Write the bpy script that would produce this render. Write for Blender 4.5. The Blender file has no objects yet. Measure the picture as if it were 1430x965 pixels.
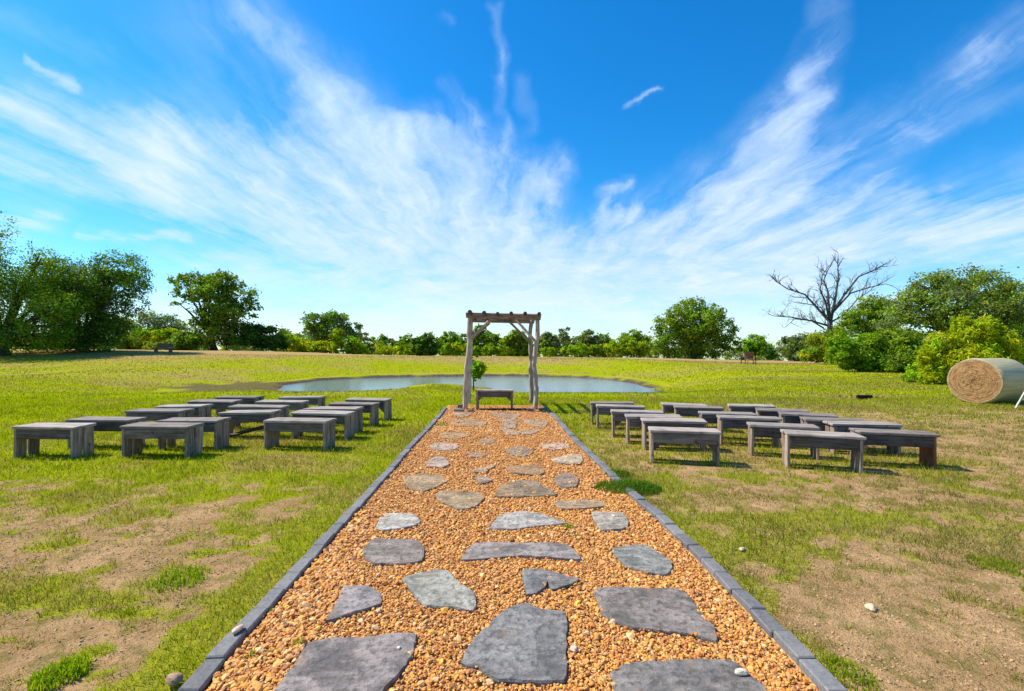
import bpy, math, random
import numpy as np
from mathutils import Vector, Matrix

# ------------------------------------------------------------------ camera, sky, sun, exposure
C = bpy.data.collections.new('scene'); bpy.context.scene.collection.children.link(C)
sc = bpy.context.scene
H = 1.4; F = 650.0
cam = bpy.data.cameras.new('camera'); co = bpy.data.objects.new('camera', cam); C.objects.link(co)
co.location = (0, 0, H); co.rotation_euler = (math.radians(90), 0, 0)
cam.sensor_width = 36; cam.lens = 36*F/1430; cam.shift_y = 7.5/1430
cam.clip_start = .05; cam.clip_end = 6000
sc.camera = co
sc.view_settings.view_transform = 'Standard'; sc.view_settings.look = 'None'
sc.view_settings.gamma = 1; sc.view_settings.use_curve_mapping = False
sc.view_settings.exposure = 0.70
SUN_EL = 50; SUN_AZ = -75            # degrees; azimuth clockwise from +Y
sv = Vector((math.sin(math.radians(SUN_AZ))*math.cos(math.radians(SUN_EL)),
             math.cos(math.radians(SUN_AZ))*math.cos(math.radians(SUN_EL)), math.sin(math.radians(SUN_EL))))
sl = bpy.data.lights.new('sun', 'SUN'); sl.energy = 4.6; sl.angle = math.radians(.5); sl.color = (1, .93, .82)
so = bpy.data.objects.new('sun', sl); C.objects.link(so); so.rotation_euler = sv.to_track_quat('Z', 'Y').to_euler()
so.location = (-30, 10, 40)

class NT:
    """tiny helper to write node trees"""
    def __init__(s, tree): s.t = tree; s.n = tree.nodes; s.l = tree.links
    def add(s, typ, ins=None, out=0, **kw):
        nd = s.n.new(typ)
        for k, v in kw.items(): setattr(nd, k, v)
        if ins:
            for k, v in ins.items():
                sk = nd.inputs[k]
                if isinstance(v, bpy.types.NodeSocket): s.l.new(v, sk)
                else: sk.default_value = v
        return nd.outputs[out]
    def m(s, op, a, b=0., c=0., clamp=False):
        return s.add('ShaderNodeMath', {0: a, 1: b, 2: c}, operation=op, use_clamp=clamp)
    def v(s, op, a, b=(0, 0, 0), out=0):
        return s.add('ShaderNodeVectorMath', {0: a, 1: b}, out=out, operation=op)
    def mr(s, x, a, b, c=0., d=1., kind='SMOOTHSTEP'):
        return s.add('ShaderNodeMapRange', {0: x, 1: a, 2: b, 3: c, 4: d}, interpolation_type=kind)
    def noise(s, vec, scale, detail=3, rough=.55, out=0, dist=0.):
        return s.add('ShaderNodeTexNoise', {'Vector': vec, 'Scale': scale, 'Detail': detail, 'Roughness': rough, 'Distortion': dist}, out=out)
    def mix(s, f, a, b, blend='MIX'):
        nd = s.n.new('ShaderNodeMix'); nd.data_type = 'RGBA'; nd.blend_type = blend
        for k, v in ((0, f), (6, a), (7, b)):
            if isinstance(v, bpy.types.NodeSocket): s.l.new(v, nd.inputs[k])
            else: nd.inputs[k].default_value = (v if k == 0 else (*v, 1) if len(v) == 3 else v)
        return nd.outputs[2]

w = bpy.data.worlds.new('World'); sc.world = w; w.use_nodes = True
try: w.cycles.sampling_method = 'MANUAL'; w.cycles.sample_map_resolution = 512
except Exception: pass
w.node_tree.nodes.clear(); T = NT(w.node_tree)
sky = T.n.new('ShaderNodeTexSky'); sky.sky_type = 'NISHITA'; sky.sun_disc = False
sky.sun_elevation = math.radians(SUN_EL); sky.sun_rotation = math.radians(SUN_AZ % 360)
sky.air_density = 1.0; sky.dust_density = .3; sky.ozone_density = 2.0
dirv = T.add('ShaderNodeTexCoord', out=0)            # Generated = view direction for the world
dirv = T.v('NORMALIZE', dirv)
sep = T.n.new('ShaderNodeSeparateXYZ'); T.l.new(dirv, sep.inputs[0])
X, Y, Z = sep.outputs
# clear-air colour: the saturated azure of the photograph
skyc = T.add('ShaderNodeHueSaturation', {'Hue': .497, 'Saturation': 1.42, 'Value': 1.1, 'Fac': 1., 'Color': sky.outputs[0]})
skyc = T.mix(1., skyc, T.mix(T.mr(Z, .02, .42), (.80, 1.05, 1.20), (.44, 1.10, 1.28)), 'MULTIPLY')
# cloud layer coordinates: a flat high sheet of cirrus (u,v) and the direction as seen towards +Y (s,t)
zc = T.m('MAXIMUM', Z, .03)
u = T.m('DIVIDE', X, T.m('ADD', zc, .06)); v_ = T.m('DIVIDE', Y, T.m('ADD', zc, .06))
uv = T.add('ShaderNodeCombineXYZ', {0: u, 1: v_})
streakc = T.add('ShaderNodeCombineXYZ', {0: T.m('MULTIPLY', u, 3.2), 1: T.m('MULTIPLY', v_, .62)})
warp = T.noise(uv, 1.3, 5, .6, out=1)
sw = T.v('ADD', streakc, T.v('MULTIPLY', T.v('SUBTRACT', warp, (.5, .5, .5)), (1.15, .35, 0)))
streak = T.noise(sw, 1.5, 8, .58)
fine = T.noise(T.v('MULTIPLY', sw, (2.3, 1.3, 1)), 2.6, 8, .65)
yc = T.m('MAXIMUM', Y, .05)
st = T.add('ShaderNodeCombineXYZ', {0: T.m('DIVIDE', X, yc), 1: T.m('DIVIDE', Z, yc)})
w1 = T.v('SUBTRACT', T.noise(st, 2.2, 4, .6, out=1), (.5, .5, .5))
w2 = T.v('SUBTRACT', T.noise(st, 9, 5, .6, out=1), (.5, .5, .5))
w1 = T.v('MULTIPLY', w1, (.20, .15, 0)); w2 = T.v('MULTIPLY', w2, (.07, .08, 0))
stw = T.v('ADD', st, T.v('ADD', w1, w2))
def sp(px, py): return ((px-715)/F, (490-py)/F, 0)
caps = [  # (x0,y0,x1,y1,width,strength) : each cirrus plume
 (-60,150,230,225,62,.80), (230,225,560,335,58,.95), (-60,225,300,290,26,.55),
 (330,20,470,170,50,.55), (470,170,600,310,55,.72), (240,60,430,250,70,.30), (430,250,640,345,70,.72),
 (600,195,690,235,36,.85), (560,245,700,330,60,.6), (650,370,850,370,62,.92),
 (700,330,785,238,22,.75), (735,300,745,240,16,.55), (840,370,1000,300,52,.85),
 (1000,300,1065,190,34,.6), (1050,290,1120,130,34,.72), (1120,130,1160,20,26,.55), (950,350,1240,285,40,.72),
 (1100,260,1440,60,36,.60), (980,405,1440,285,50,.75), (1150,330,1440,330,44,.62), (1250,190,1440,130,14,.25),
 (700,5,696,110,9,.55), (696,110,702,190,8,.4), (730,110,742,190,11,.3), (35,88,80,110,6,.42), (92,115,112,125,8,.46),
 (890,154,916,133,5,.42), (620,115,655,185,12,.5), (835,290,868,252,9,.75), (845,300,880,310,12,.6), (610,22,622,30,8,.35),
 (0,310,70,312,24,.7), (120,330,270,328,8,.6), (240,350,500,385,26,.55), (0,30,150,75,20,.32),
 (-100,455,1530,455,56,.74), (300,415,760,420,40,.5), (600,395,1100,400,45,.72),
]
dens = None
for (x0, y0, x1, y1, wd, a) in caps:
    A = sp(x0, y0); B = sp(x1, y1); dx, dy = B[0]-A[0], B[1]-A[1]; L2 = dx*dx+dy*dy
    pa = T.v('SUBTRACT', stw, A)
    h = T.m('MULTIPLY', T.v('DOT_PRODUCT', pa, (dx/L2, dy/L2, 0), out=1), 1., clamp=True)
    nd = T.n.new('ShaderNodeVectorMath'); nd.operation = 'SCALE'; nd.inputs[0].default_value = (dx, dy, 0); T.l.new(h, nd.inputs['Scale'])
    dd = T.v('DISTANCE', pa, nd.outputs[0], out=1)
    g = T.mr(dd, 0., wd/F*2.0, a, 0.)
    inv = T.m('SUBTRACT', 1., g)
    dens = inv if dens is None else T.m('MULTIPLY', dens, inv)
dens = T.m('SUBTRACT', 1., dens)
front = T.mr(Y, .02, .25)
back = T.mr(T.noise(uv, .8, 3), .45, .75)
back = T.m('MULTIPLY', back, .6)
dens = T.m('ADD', T.m('MULTIPLY', dens, front), T.m('MULTIPLY', back, T.m('SUBTRACT', 1., front)))
puff = T.noise(T.v('ADD', T.v('MULTIPLY', st, (5.5, 7.5, 1)), T.v('MULTIPLY', T.v('SUBTRACT', warp, (.5, .5, .5)), (2.2, 2.2, 0))), 1., 9, .62)
low = T.noise(T.v('MULTIPLY', stw, (2.2, 15, 1)), 1., 8, .62)
elev = T.mr(T.m('DIVIDE', Z, yc), .10, .30)
mid = T.m('ADD', T.m('MULTIPLY', streak, .55), T.m('ADD', T.m('MULTIPLY', fine, .15), T.m('MULTIPLY', puff, .30)))
lowt = T.m('ADD', T.m('MULTIPLY', low, .55), T.m('MULTIPLY', puff, .45))
tex = T.m('ADD', T.m('MULTIPLY', mid, elev), T.m('MULTIPLY', lowt, T.m('SUBTRACT', 1., elev)))
tex = T.mr(tex, .30, .70, 0, 1, 'LINEAR')
lo = T.m('SUBTRACT', .86, T.m('MULTIPLY', dens, .95))
alpha = T.m('DIVIDE', T.m('SUBTRACT', tex, lo), .80, clamp=True)
alpha = T.m('MULTIPLY', alpha, T.mr(dens, 0, .35))
veil = T.m('MULTIPLY', T.m('POWER', dens, 1.2), T.mr(T.m('ADD', T.m('MULTIPLY', streak, .7), T.m('MULTIPLY', fine, .3)), .34, .62, .05, .55))
alpha = T.m('MAXIMUM', alpha, veil)
alpha = T.m('MULTIPLY', alpha, T.mr(Z, -.02, .03))
cloud = T.mix(T.mr(Z, 0., .6), (5.9, 6.4, 7.3), (4.8, 6.2, 8.2))
col = T.mix(T.m('MULTIPLY', alpha, .93), skyc, cloud)
bg = T.add('ShaderNodeBackground', {'Color': col, 'Strength': .095})
out = T.n.new('ShaderNodeOutputWorld'); T.l.new(bg, out.inputs[0])

# ------------------------------------------------------------------ helpers
rng = np.random.default_rng(7); random.seed(7)
def P(px, py, z=0.):
    d = F*(H-z)/(py-490); return ((px-715)/F*d, d)
def sstep(x, a, b):
    t = np.clip((x-a)/(b-a), 0, 1); return t*t*(3-2*t)
_perm = rng.random((256, 256))
def vnoise(x, y):
    xi = np.floor(x).astype(int); yi = np.floor(y).astype(int); fx = x-xi; fy = y-yi
    fx = fx*fx*(3-2*fx); fy = fy*fy*(3-2*fy)
    g = lambda i, j: _perm[i & 255, j & 255]
    return (g(xi, yi)*(1-fx)+g(xi+1, yi)*fx)*(1-fy)+(g(xi, yi+1)*(1-fx)+g(xi+1, yi+1)*fx)*fy
def fbm(x, y, o=4):
    s = 0; a = .5; t = 0
    for k in range(o): s = s+a*vnoise(x*2**k+17*k, y*2**k+31*k); t += a; a *= .55
    return s/t
def poly_sd(x, y, poly):
    x = np.asarray(x, float); y = np.asarray(y, float)
    d = np.full(x.shape, 1e9); ins = np.zeros(x.shape, bool); n = len(poly)
    for i in range(n):
        ax, ay = poly[i]; bx, by = poly[(i+1) % n]
        ex, ey = bx-ax, by-ay; wx, wy = x-ax, y-ay
        t = np.clip((wx*ex+wy*ey)/(ex*ex+ey*ey), 0, 1)
        d = np.minimum(d, np.hypot(wx-ex*t, wy-ey*t))
        c = ((ay > y) != (by > y)) & (x < (bx-ax)*(y-ay)/(by-ay+1e-12)+ax)
        ins ^= c
    return np.where(ins, -d, d)
def mesh_np(name, verts, faces, mat, parent=None, col=None, smooth=False, quads=None):
    """verts (N,3); faces (M,k) array of one polygon size"""
    me = bpy.data.meshes.new(name); verts = np.asarray(verts, np.float32); faces = np.asarray(faces, np.int32)
    k = faces.shape[1]
    me.vertices.add(len(verts)); me.vertices.foreach_set('co', verts.ravel())
    me.loops.add(faces.size); me.loops.foreach_set('vertex_index', faces.ravel())
    me.polygons.add(len(faces)); me.polygons.foreach_set('loop_start', np.arange(0, faces.size, k, dtype=np.int32))
    me.polygons.foreach_set('loop_total', np.full(len(faces), k, np.int32))
    me.polygons.foreach_set('use_smooth', np.full(len(faces), smooth))
    if col is not None:
        at = me.color_attributes.new('Col', 'FLOAT_COLOR', 'POINT')
        c = np.ones((len(verts), 4), np.float32); c[:, :3] = col; at.data.foreach_set('color', c.ravel())
    me.materials.append(mat); me.update(calc_edges=True); me.validate()
    o = bpy.data.objects.new(name, me); C.objects.link(o); o.parent = parent
    return o
class MB:
    """collects simple shapes into one mesh"""
    def __init__(s): s.v = []; s.f = []
    def add(s, vs, fs):
        b = len(s.v); s.v += [tuple(p) for p in vs]; s.f += [tuple(b+i for i in f) for f in fs]; return s
    def box(s, c, d, M=None, j=0.):
        """bevelled box: centre c, full size d"""
        x, y, z = [q/2 for q in d]; b = min(.006, min(x, y, z)*.4)
        vs = []; idx = {}
        for sx in (-1, 1):
            for sy in (-1, 1):
                for sz in (-1, 1):
                    jj = [random.uniform(-j, j) for _ in range(3)]
                    for k, (ox, oy, oz) in enumerate(((0, b, b), (b, 0, b), (b, b, 0))):
                        idx[(sx, sy, sz, k)] = len(vs)
                        vs.append(Vector((c[0]+sx*(x-ox)+jj[0], c[1]+sy*(y-oy)+jj[1], c[2]+sz*(z-oz)+jj[2])))
        fs = []
        I = idx
        for k in range(3):
            for sg in (-1, 1):
                r = []
                for (p, q) in ((-1, -1), (1, -1), (1, 1), (-1, 1)):
                    t = [p, q]; t.insert(k, sg); r.append(I[(*t, k)])
                # order so the normal points out
                if (sg < 0) != (k == 1): r.reverse()
                fs.append(r)
        for k in range(3):           # edges along axis k
            a1, a2 = [a for a in range(3) if a != k]
            for s1 in (-1, 1):
                for s2 in (-1, 1):
                    def key(e, face):
                        t = [0, 0, 0]; t[k] = e; t[a1] = s1; t[a2] = s2; return I[(*t, face)]
                    fs.append([key(-1, a1), key(1, a1), key(1, a2), key(-1, a2)])
        for sx in (-1, 1):
            for sy in (-1, 1):
                for sz in (-1, 1): fs.append([I[(sx, sy, sz, 0)], I[(sx, sy, sz, 1)], I[(sx, sy, sz, 2)]])
        if M is not None: vs = [M @ p for p in vs]
        return s.add(vs, fs)
    def tube(s, pts, rad, n=8, rough=0.):
        pts = [Vector(p) for p in pts]; b = len(s.v); ref = Vector((.3, 1, .1)).normalized()
        for i, p in enumerate(pts):
            t = (pts[min(i+1, len(pts)-1)]-pts[max(i-1, 0)]).normalized()
            a = t.cross(ref)
            if a.length < .05: a = t.cross(Vector((1, 0, 0)))
            a.normalize(); q = t.cross(a)
            for k in range(n):
                th = 2*math.pi*k/n; r = rad[i]*(1+random.uniform(-rough, rough))
                s.v.append(tuple(p+a*math.cos(th)*r+q*math.sin(th)*r))
        for i in range(len(pts)-1):
            for k in range(n):
                s.f.append((b+i*n+k, b+i*n+(k+1) % n, b+(i+1)*n+(k+1) % n, b+(i+1)*n+k))
        s.f.append(tuple(b+k for k in reversed(range(n)))); s.f.append(tuple(b+(len(pts)-1)*n+k for k in range(n)))
        return s
    def build(s, name, mat, parent=None, smooth=False):
        me = bpy.data.meshes.new(name); me.from_pydata(s.v, [], s.f); me.materials.append(mat)
        import bmesh
        bm = bmesh.new(); bm.from_mesh(me); bmesh.ops.recalc_face_normals(bm, faces=bm.faces); bm.to_mesh(me); bm.free()
        if smooth:
            for p in me.polygons: p.use_smooth = True
        o = bpy.data.objects.new(name, me); C.objects.link(o); o.parent = parent; return o
def tag(o, label=None, cat=None, group=None, kind=None):
    if label: o['label'] = label
    if cat: o['category'] = cat
    if group: o['group'] = group
    if kind: o['kind'] = kind
    return o
def empty(name, loc, label, cat, group=None, rz=0):
    o = bpy.data.objects.new(name, None); C.objects.link(o); o.location = loc; o.rotation_euler = (0, 0, rz); o.empty_display_size = .1
    return tag(o, label, cat, group)
def copy_tree(o, parent=None):
    c = o.copy(); C.objects.link(c); c.parent = parent
    for ch in list(o.children): copy_tree(ch, c)
    return c

# ------------------------------------------------------------------ materials
def new_mat(name):
    m = bpy.data.materials.new(name); m.use_nodes = True; m.node_tree.nodes.clear(); return m, NT(m.node_tree)
def finish(T, shader, disp=None):
    o = T.n.new('ShaderNodeOutputMaterial'); T.l.new(shader, o.inputs[0])
def principled(T, col, rough=.8, bump=None, bs=.5, bd=.01, **kw):
    ins = {'Base Color': col if isinstance(col, bpy.types.NodeSocket) else (*col, 1), 'Roughness': rough}
    ins.update(kw)
    if bump is not None: ins['Normal'] = T.add('ShaderNodeBump', {'Strength': bs, 'Distance': bd, 'Height': bump})
    return T.add('ShaderNodeBsdfPrincipled', ins)
def wood_mat(name, c1, c2, sx=(2, 30, 30), dark=.5, coord=3):
    m, T = new_mat(name)
    oc = T.add('ShaderNodeTexCoord', out=coord)
    rnd = T.add('ShaderNodeObjectInfo', out=5)
    oc2 = T.v('ADD', oc, T.add('ShaderNodeCombineXYZ', {0: T.m('MULTIPLY', rnd, 37.), 1: T.m('MULTIPLY', rnd, 11.)}))
    sv_ = T.v('MULTIPLY', oc2, sx)
    g = T.noise(sv_, 1.6, 6, .6); b = T.noise(oc2, 5, 4, .6)
    c = T.mix(T.mr(g, .3, .7), c1, c2)
    c = T.mix(T.mr(b, .45, .75, 0, .6), c, tuple(q*dark for q in c1))
    tint = T.mr(rnd, 0, 1, .62, 1.18, 'LINEAR')
    crk = T.noise(T.v('MULTIPLY', sv_, (.7, 2.2, 2.2)), 1.2, 3, .5); c = T.mix(T.mr(crk, .60, .70, 0, .75), c, tuple(q*.35 for q in c1))
    knot = T.noise(T.v('ADD', oc2, (3, 7, 1)), 9, 2, .4); c = T.mix(T.mr(knot, .68, .76, 0, .7), c, tuple(q*.3 for q in c1))
    c = T.mix(1., c, T.add('ShaderNodeCombineXYZ', {0: tint, 1: tint, 2: tint}), 'MULTIPLY')
    finish(T, principled(T, c, .92, g, .9, .008, **{'Specular IOR Level': .2})); return m
M = {}
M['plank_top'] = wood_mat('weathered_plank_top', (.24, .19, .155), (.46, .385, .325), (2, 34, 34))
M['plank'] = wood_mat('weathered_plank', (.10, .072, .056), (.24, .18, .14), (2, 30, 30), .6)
M['plank_leg'] = wood_mat('weathered_plank_leg', (.20, .135, .095), (.48, .355, .26), (30, 30, 2), .55)
M['plank_red'] = wood_mat('reddish_plank', (.20, .07, .03), (.33, .13, .06), (30, 30, 2), .6)
M['cedar'] = wood_mat('cedar_log', (.36, .25, .18), (.66, .52, .42), (14, 14, 1.5), .45)
M['cedar_dark'] = wood_mat('cedar_beam', (.24, .17, .12), (.54, .41, .31), (3, 18, 18), .5)
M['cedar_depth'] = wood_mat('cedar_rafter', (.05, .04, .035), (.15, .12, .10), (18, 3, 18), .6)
M['bark'] = wood_mat('bark', (.05, .042, .035), (.12, .10, .085), (6, 6, 1.5), .5)
M['dead'] = wood_mat('dead_bark', (.07, .06, .05), (.17, .145, .125), (6, 6, 1.5), .6)
M['red_wood'] = wood_mat('red_wood', (.25, .09, .05), (.36, .15, .08), (4, 20, 20), .6)
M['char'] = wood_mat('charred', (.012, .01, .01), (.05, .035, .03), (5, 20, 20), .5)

def leaf_mat(name, transl=.35):
    m, T = new_mat(name)
    c = T.add('ShaderNodeVertexColor', layer_name='Col')
    d = T.add('ShaderNodeBsdfPrincipled', {'Base Color': c, 'Roughness': .8, 'Specular IOR Level': .03})
    tc = T.mix(1., c, (1.25, 1.35, .5), 'MULTIPLY')
    t = T.add('ShaderNodeBsdfTranslucent', {'Color': tc})
    finish(T, T.add('ShaderNodeMixShader', {0: transl, 1: d, 2: t})); return m
M['leaf'] = leaf_mat('leaf', .42); M['grass'] = leaf_mat('grass_blade', .48)

def stone_mat():
    m, T = new_mat('slate_stone')
    oc = T.add('ShaderNodeTexCoord', out=3); rnd = T.add('ShaderNodeObjectInfo', out=5)
    gp = T.add('ShaderNodeNewGeometry', out=0)
    n1 = T.noise(gp, 4.5, 5, .6, dist=.4); n2 = T.noise(gp, 28, 6, .65); n3 = T.noise(T.v('MULTIPLY', gp, (6, 16, 10)), 1.2, 5, .6)
    a = T.add('ShaderNodeAttribute', out=0, attribute_type='OBJECT', attribute_name='tone')
    c = T.mix(T.mr(n1, .32, .68), (.10, .098, .092), (.23, .215, .20))
    c = T.mix(T.mr(n3, .42, .72, 0, .75), c, (.30, .27, .25))
    c = T.mix(T.mr(n2, .46, .64, 0, .75), c, (.075, .068, .062))
    c = T.mix(T.mr(T.noise(gp, 7, 4, .6), .60, .75, 0, .45), c, (.30, .19, .11))
    c = T.mix(1., c, a, 'MULTIPLY'); c = T.mix(1., c, (1.04, 1.0, .94), 'MULTIPLY')
    hgt = T.m('ADD', T.m('MULTIPLY', n1, .8), T.m('ADD', T.m('MULTIPLY', n2, .25), T.m('MULTIPLY', n3, .5)))
    finish(T, principled(T, c, .85, hgt, 1., .035, **{'Specular IOR Level': .2})); return m
M['stone'] = stone_mat()
def paver_mat():
    m, T = new_mat('concrete_paver')
    gp = T.add('ShaderNodeNewGeometry', out=0); rnd = T.add('ShaderNodeObjectInfo', out=5)
    n = T.noise(gp, 60, 5, .7); n1 = T.noise(gp, 6, 4, .6)
    c = T.mix(T.mr(n, .3, .7), (.11, .105, .10), (.19, .18, .175))
    c = T.mix(T.mr(n1, .5, .75, 0, .6), c, (.22, .20, .175))
    t = T.mr(rnd, 0, 1, .75, 1.2, 'LINEAR')
    c = T.mix(1., c, T.add('ShaderNodeCombineXYZ', {0: t, 1: t, 2: t}), 'MULTIPLY')
    finish(T, principled(T, c, .85, n, .5, .004)); return m
M['paver'] = paver_mat()
def pebble_mat():
    m, T = new_mat('pebble')
    c = T.add('ShaderNodeVertexColor', layer_name='Col'); gp = T.add('ShaderNodeNewGeometry', out=0)
    n = T.noise(gp, 90, 4, .6)
    c2 = T.mix(T.mr(n, .35, .7, .0, .35), c, (.10, .055, .03))
    finish(T, principled(T, c2, .75, n, .3, .003)); return m
M['pebble'] = pebble_mat()
def gravelbed_mat():
    m, T = new_mat('gravel_bed')
    gp = T.add('ShaderNodeNewGeometry', out=0)
    vo = T.n.new('ShaderNodeTexVoronoi'); T.l.new(gp, vo.inputs['Vector']); vo.inputs['Scale'].default_value = 55
    sepc = T.n.new('ShaderNodeSeparateColor'); T.l.new(vo.outputs['Color'], sepc.inputs[0])
    c = T.mix(sepc.outputs[0], (.46, .20, .045), (.70, .37, .11))
    c = T.mix(T.mr(sepc.outputs[1], .75, 1, 0, .7), c, (.50, .38, .24))
    c = T.mix(T.mr(vo.outputs['Distance'], .45, .9, 0, .7), c, (.22, .10, .03))
    c = T.mix(T.mr(T.noise(gp, 1.5, 4, .6), .45, .7, 0, .5), c, (.60, .28, .09))
    inv = T.m('SUBTRACT', 1., vo.outputs['Distance'])
    finish(T, principled(T, c, .85, inv, .9, .012)); return m
M['gravelbed'] = gravelbed_mat()
def ground_mat():
    m, T = new_mat('pasture_ground')
    gp = T.add('ShaderNodeNewGeometry', out=0)
    a = T.add('ShaderNodeVertexColor', layer_name='Col')
    s = T.n.new('ShaderNodeSeparateColor'); T.l.new(a, s.inputs[0]); cov, lush, mud = s.outputs[0], s.outputs[1], s.outputs[2]
    n1 = T.noise(gp, 2.3, 5, .62); n2 = T.noise(gp, 14, 6, .68); n3 = T.noise(gp, 70, 5, .65)
    nf = T.noise(T.v('MULTIPLY', gp, (1, .45, 1)), .9, 6, .66)
    dirt = T.mix(T.mr(n1, .3, .7), (.37, .215, .095), (.54, .33, .16))
    dirt = T.mix(T.mr(n2, .45, .66, 0, .6), dirt, (.27, .19, .09))
    dirt = T.mix(T.mr(n3, .52, .70, 0, .55), dirt, (.13, .09, .04))
    dirt = T.mix(T.mr(T.noise(gp, 5.5, 5, .7), .48, .62, 0, .75), dirt, (.20, .16, .045))
    straw = T.mix(T.mr(n2, .35, .65), (.29, .20, .06), (.43, .28, .13))
    g = T.mix(T.mr(n2, .32, .68), (.19, .235, .005), (.36, .375, .007))
    g = T.mix(T.mr(nf, .42, .62, 0, .75), g, (.31, .31, .012))
    g = T.mix(T.mr(n3, .55, .75, 0, .55), g, (.07, .11, .01))
    g = T.mix(lush, straw, g)
    f = T.m('ADD', cov, T.m('ADD', T.m('MULTIPLY', T.m('SUBTRACT', n2, .5), .9), T.m('MULTIPLY', T.m('SUBTRACT', nf, .5), .5)))
    c = T.mix(T.mr(f, .38, .62), dirt, g)
    mudc = T.mix(T.mr(n2, .35, .7), (.035, .026, .018), (.20, .145, .09))
    c = T.mix(mud, c, mudc)
    hgt = T.m('ADD', T.m('MULTIPLY', n2, .6), T.m('MULTIPLY', n3, .55))
    finish(T, principled(T, c, .95, hgt, 1., .035, **{'Specular IOR Level': 0.})); return m
M['ground'] = ground_mat()
def water_mat():
    m, T = new_mat('pond_water')
    gp = T.add('ShaderNodeNewGeometry', out=0)
    n = T.noise(T.v('MULTIPLY', gp, (1, 2.2, 1)), 3.5, 4, .6)
    finish(T, principled(T, (.07, .14, .21), .10, n, .16, .05, **{'Specular IOR Level': .9, 'IOR': 1.4})); return m
M['water'] = water_mat()
def straw_mat():
    m, T = new_mat('hay_end')
    oc = T.add('ShaderNodeTexCoord', out=3); s = T.n.new('ShaderNodeSeparateXYZ'); T.l.new(oc, s.inputs[0])
    y, z = s.outputs[1], s.outputs[2]
    r = T.m('SQRT', T.m('ADD', T.m('MULTIPLY', y, y), T.m('MULTIPLY', z, z))); th = T.m('ARCTAN2', z, y)
    co_ = T.add('ShaderNodeCombineXYZ', {0: T.m('ADD', T.m('MULTIPLY', r, 24.), T.m('MULTIPLY', th, .5)), 1: T.m('MULTIPLY', th, 1.8)})
    n = T.noise(co_, 1., 7, .72, dist=.35); n2 = T.noise(oc, 38, 5, .75)
    c = T.mix(T.mr(n, .35, .65), (.20, .085, .022), (.52, .28, .10))
    c = T.mix(T.mr(n2, .4, .7, 0, .5), c, (.62, .40, .17))
    c = T.mix(T.mr(r, .53, .6, 0, .75), c, (.62, .52, .33))
    finish(T, principled(T, c, .9, T.m('ADD', n, n2), 1., .06)); return m
M['straw'] = straw_mat()
def wrap_mat():
    m, T = new_mat('bale_wrap')
    oc = T.add('ShaderNodeTexCoord', out=3)
    n = T.noise(T.v('MULTIPLY', oc, (1, 14, 14)), 1.3, 5, .6); n2 = T.noise(oc, 60, 4, .7)
    c = T.mix(T.mr(n, .3, .7), (.30, .26, .13), (.46, .39, .21))
    c = T.mix(T.mr(n2, .5, .75, 0, .4), c, (.42, .36, .22))
    finish(T, principled(T, c, .6, n2, .5, .01)); return m
M['wrap'] = wrap_mat()

# ------------------------------------------------------------------ terrain
ZW = -.5
pond_px = [(398,538),(450,531),(520,527.5),(600,526),(700,525),(800,527),(850,530.5),(885,536),(904,543),(910,548.5),(860,551),(750,551),(715,548.5),(692,542),
           (640,538.5),(600,538),(568,540),(540,545),(505,548),(470,547),(430,546),(400,544)]
pond = [P(x, y, ZW) for x, y in pond_px]
mud_px = [(212,549),(245,551),(330,547),(400,545),(470,547),(470,530),(395,532),(330,535),(270,538),(225,543)]
mudp = [P(x, y, ZW+.1) for x, y in mud_px]
L_px = [(264,958),(297,908),(337,870),(407,800),(434,770),(452,750),(475,727),(500,700),(528,670),(551,645),(575,618),(588,605),(603,590),(616,575),(623,566.5)]
R_px = [(1172,960),(1122,908),(1037,825),(959,749),(914,709),(892,692),(862,668),(850,655),(830,635),(809,617),(793,600),(780,584),(768,573)]
def smooth_line(px, z):
    p = [P(a, b, z) for a, b in px]
    # extend towards and past the camera
    d = np.array(p[0])-np.array(p[3]); d = d/np.linalg.norm(d); p.insert(0, tuple(np.array(p[0])+d*1.4)); p = np.array(p)
    yq = np.linspace(p[0, 1], p[-1, 1], 60); xq = np.interp(yq, p[:, 1], p[:, 0]); k = np.hanning(11); k /= k.sum()
    xe = np.r_[xq[0]-(xq[1]-xq[0])*np.arange(5, 0, -1), xq, xq[-1]+(xq[-1]-xq[-2])*np.arange(1, 6)]
    return np.stack([np.convolve(xe, k, 'valid'), yq], 1)
Lc = smooth_line(L_px, .055); Rc = smooth_line(R_px, .055)
def xl(y): return np.interp(y, Lc[:, 1], Lc[:, 0])
def xr(y): return np.interp(y, Rc[:, 1], Rc[:, 0])
PATH_END = 13.0
def zfar(x, y):
    px = 715+F*x/np.maximum(y, 5)
    line = np.interp(px, [-600, 150, 250, 400, 520, 700, 900, 1050, 1150, 1250], [488.5, 488, 489.5, 491.5, 496, 498, 500, 503.5, 506, 508])
    return H-(line-490)*np.clip(y, 50, 2200)/F
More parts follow.
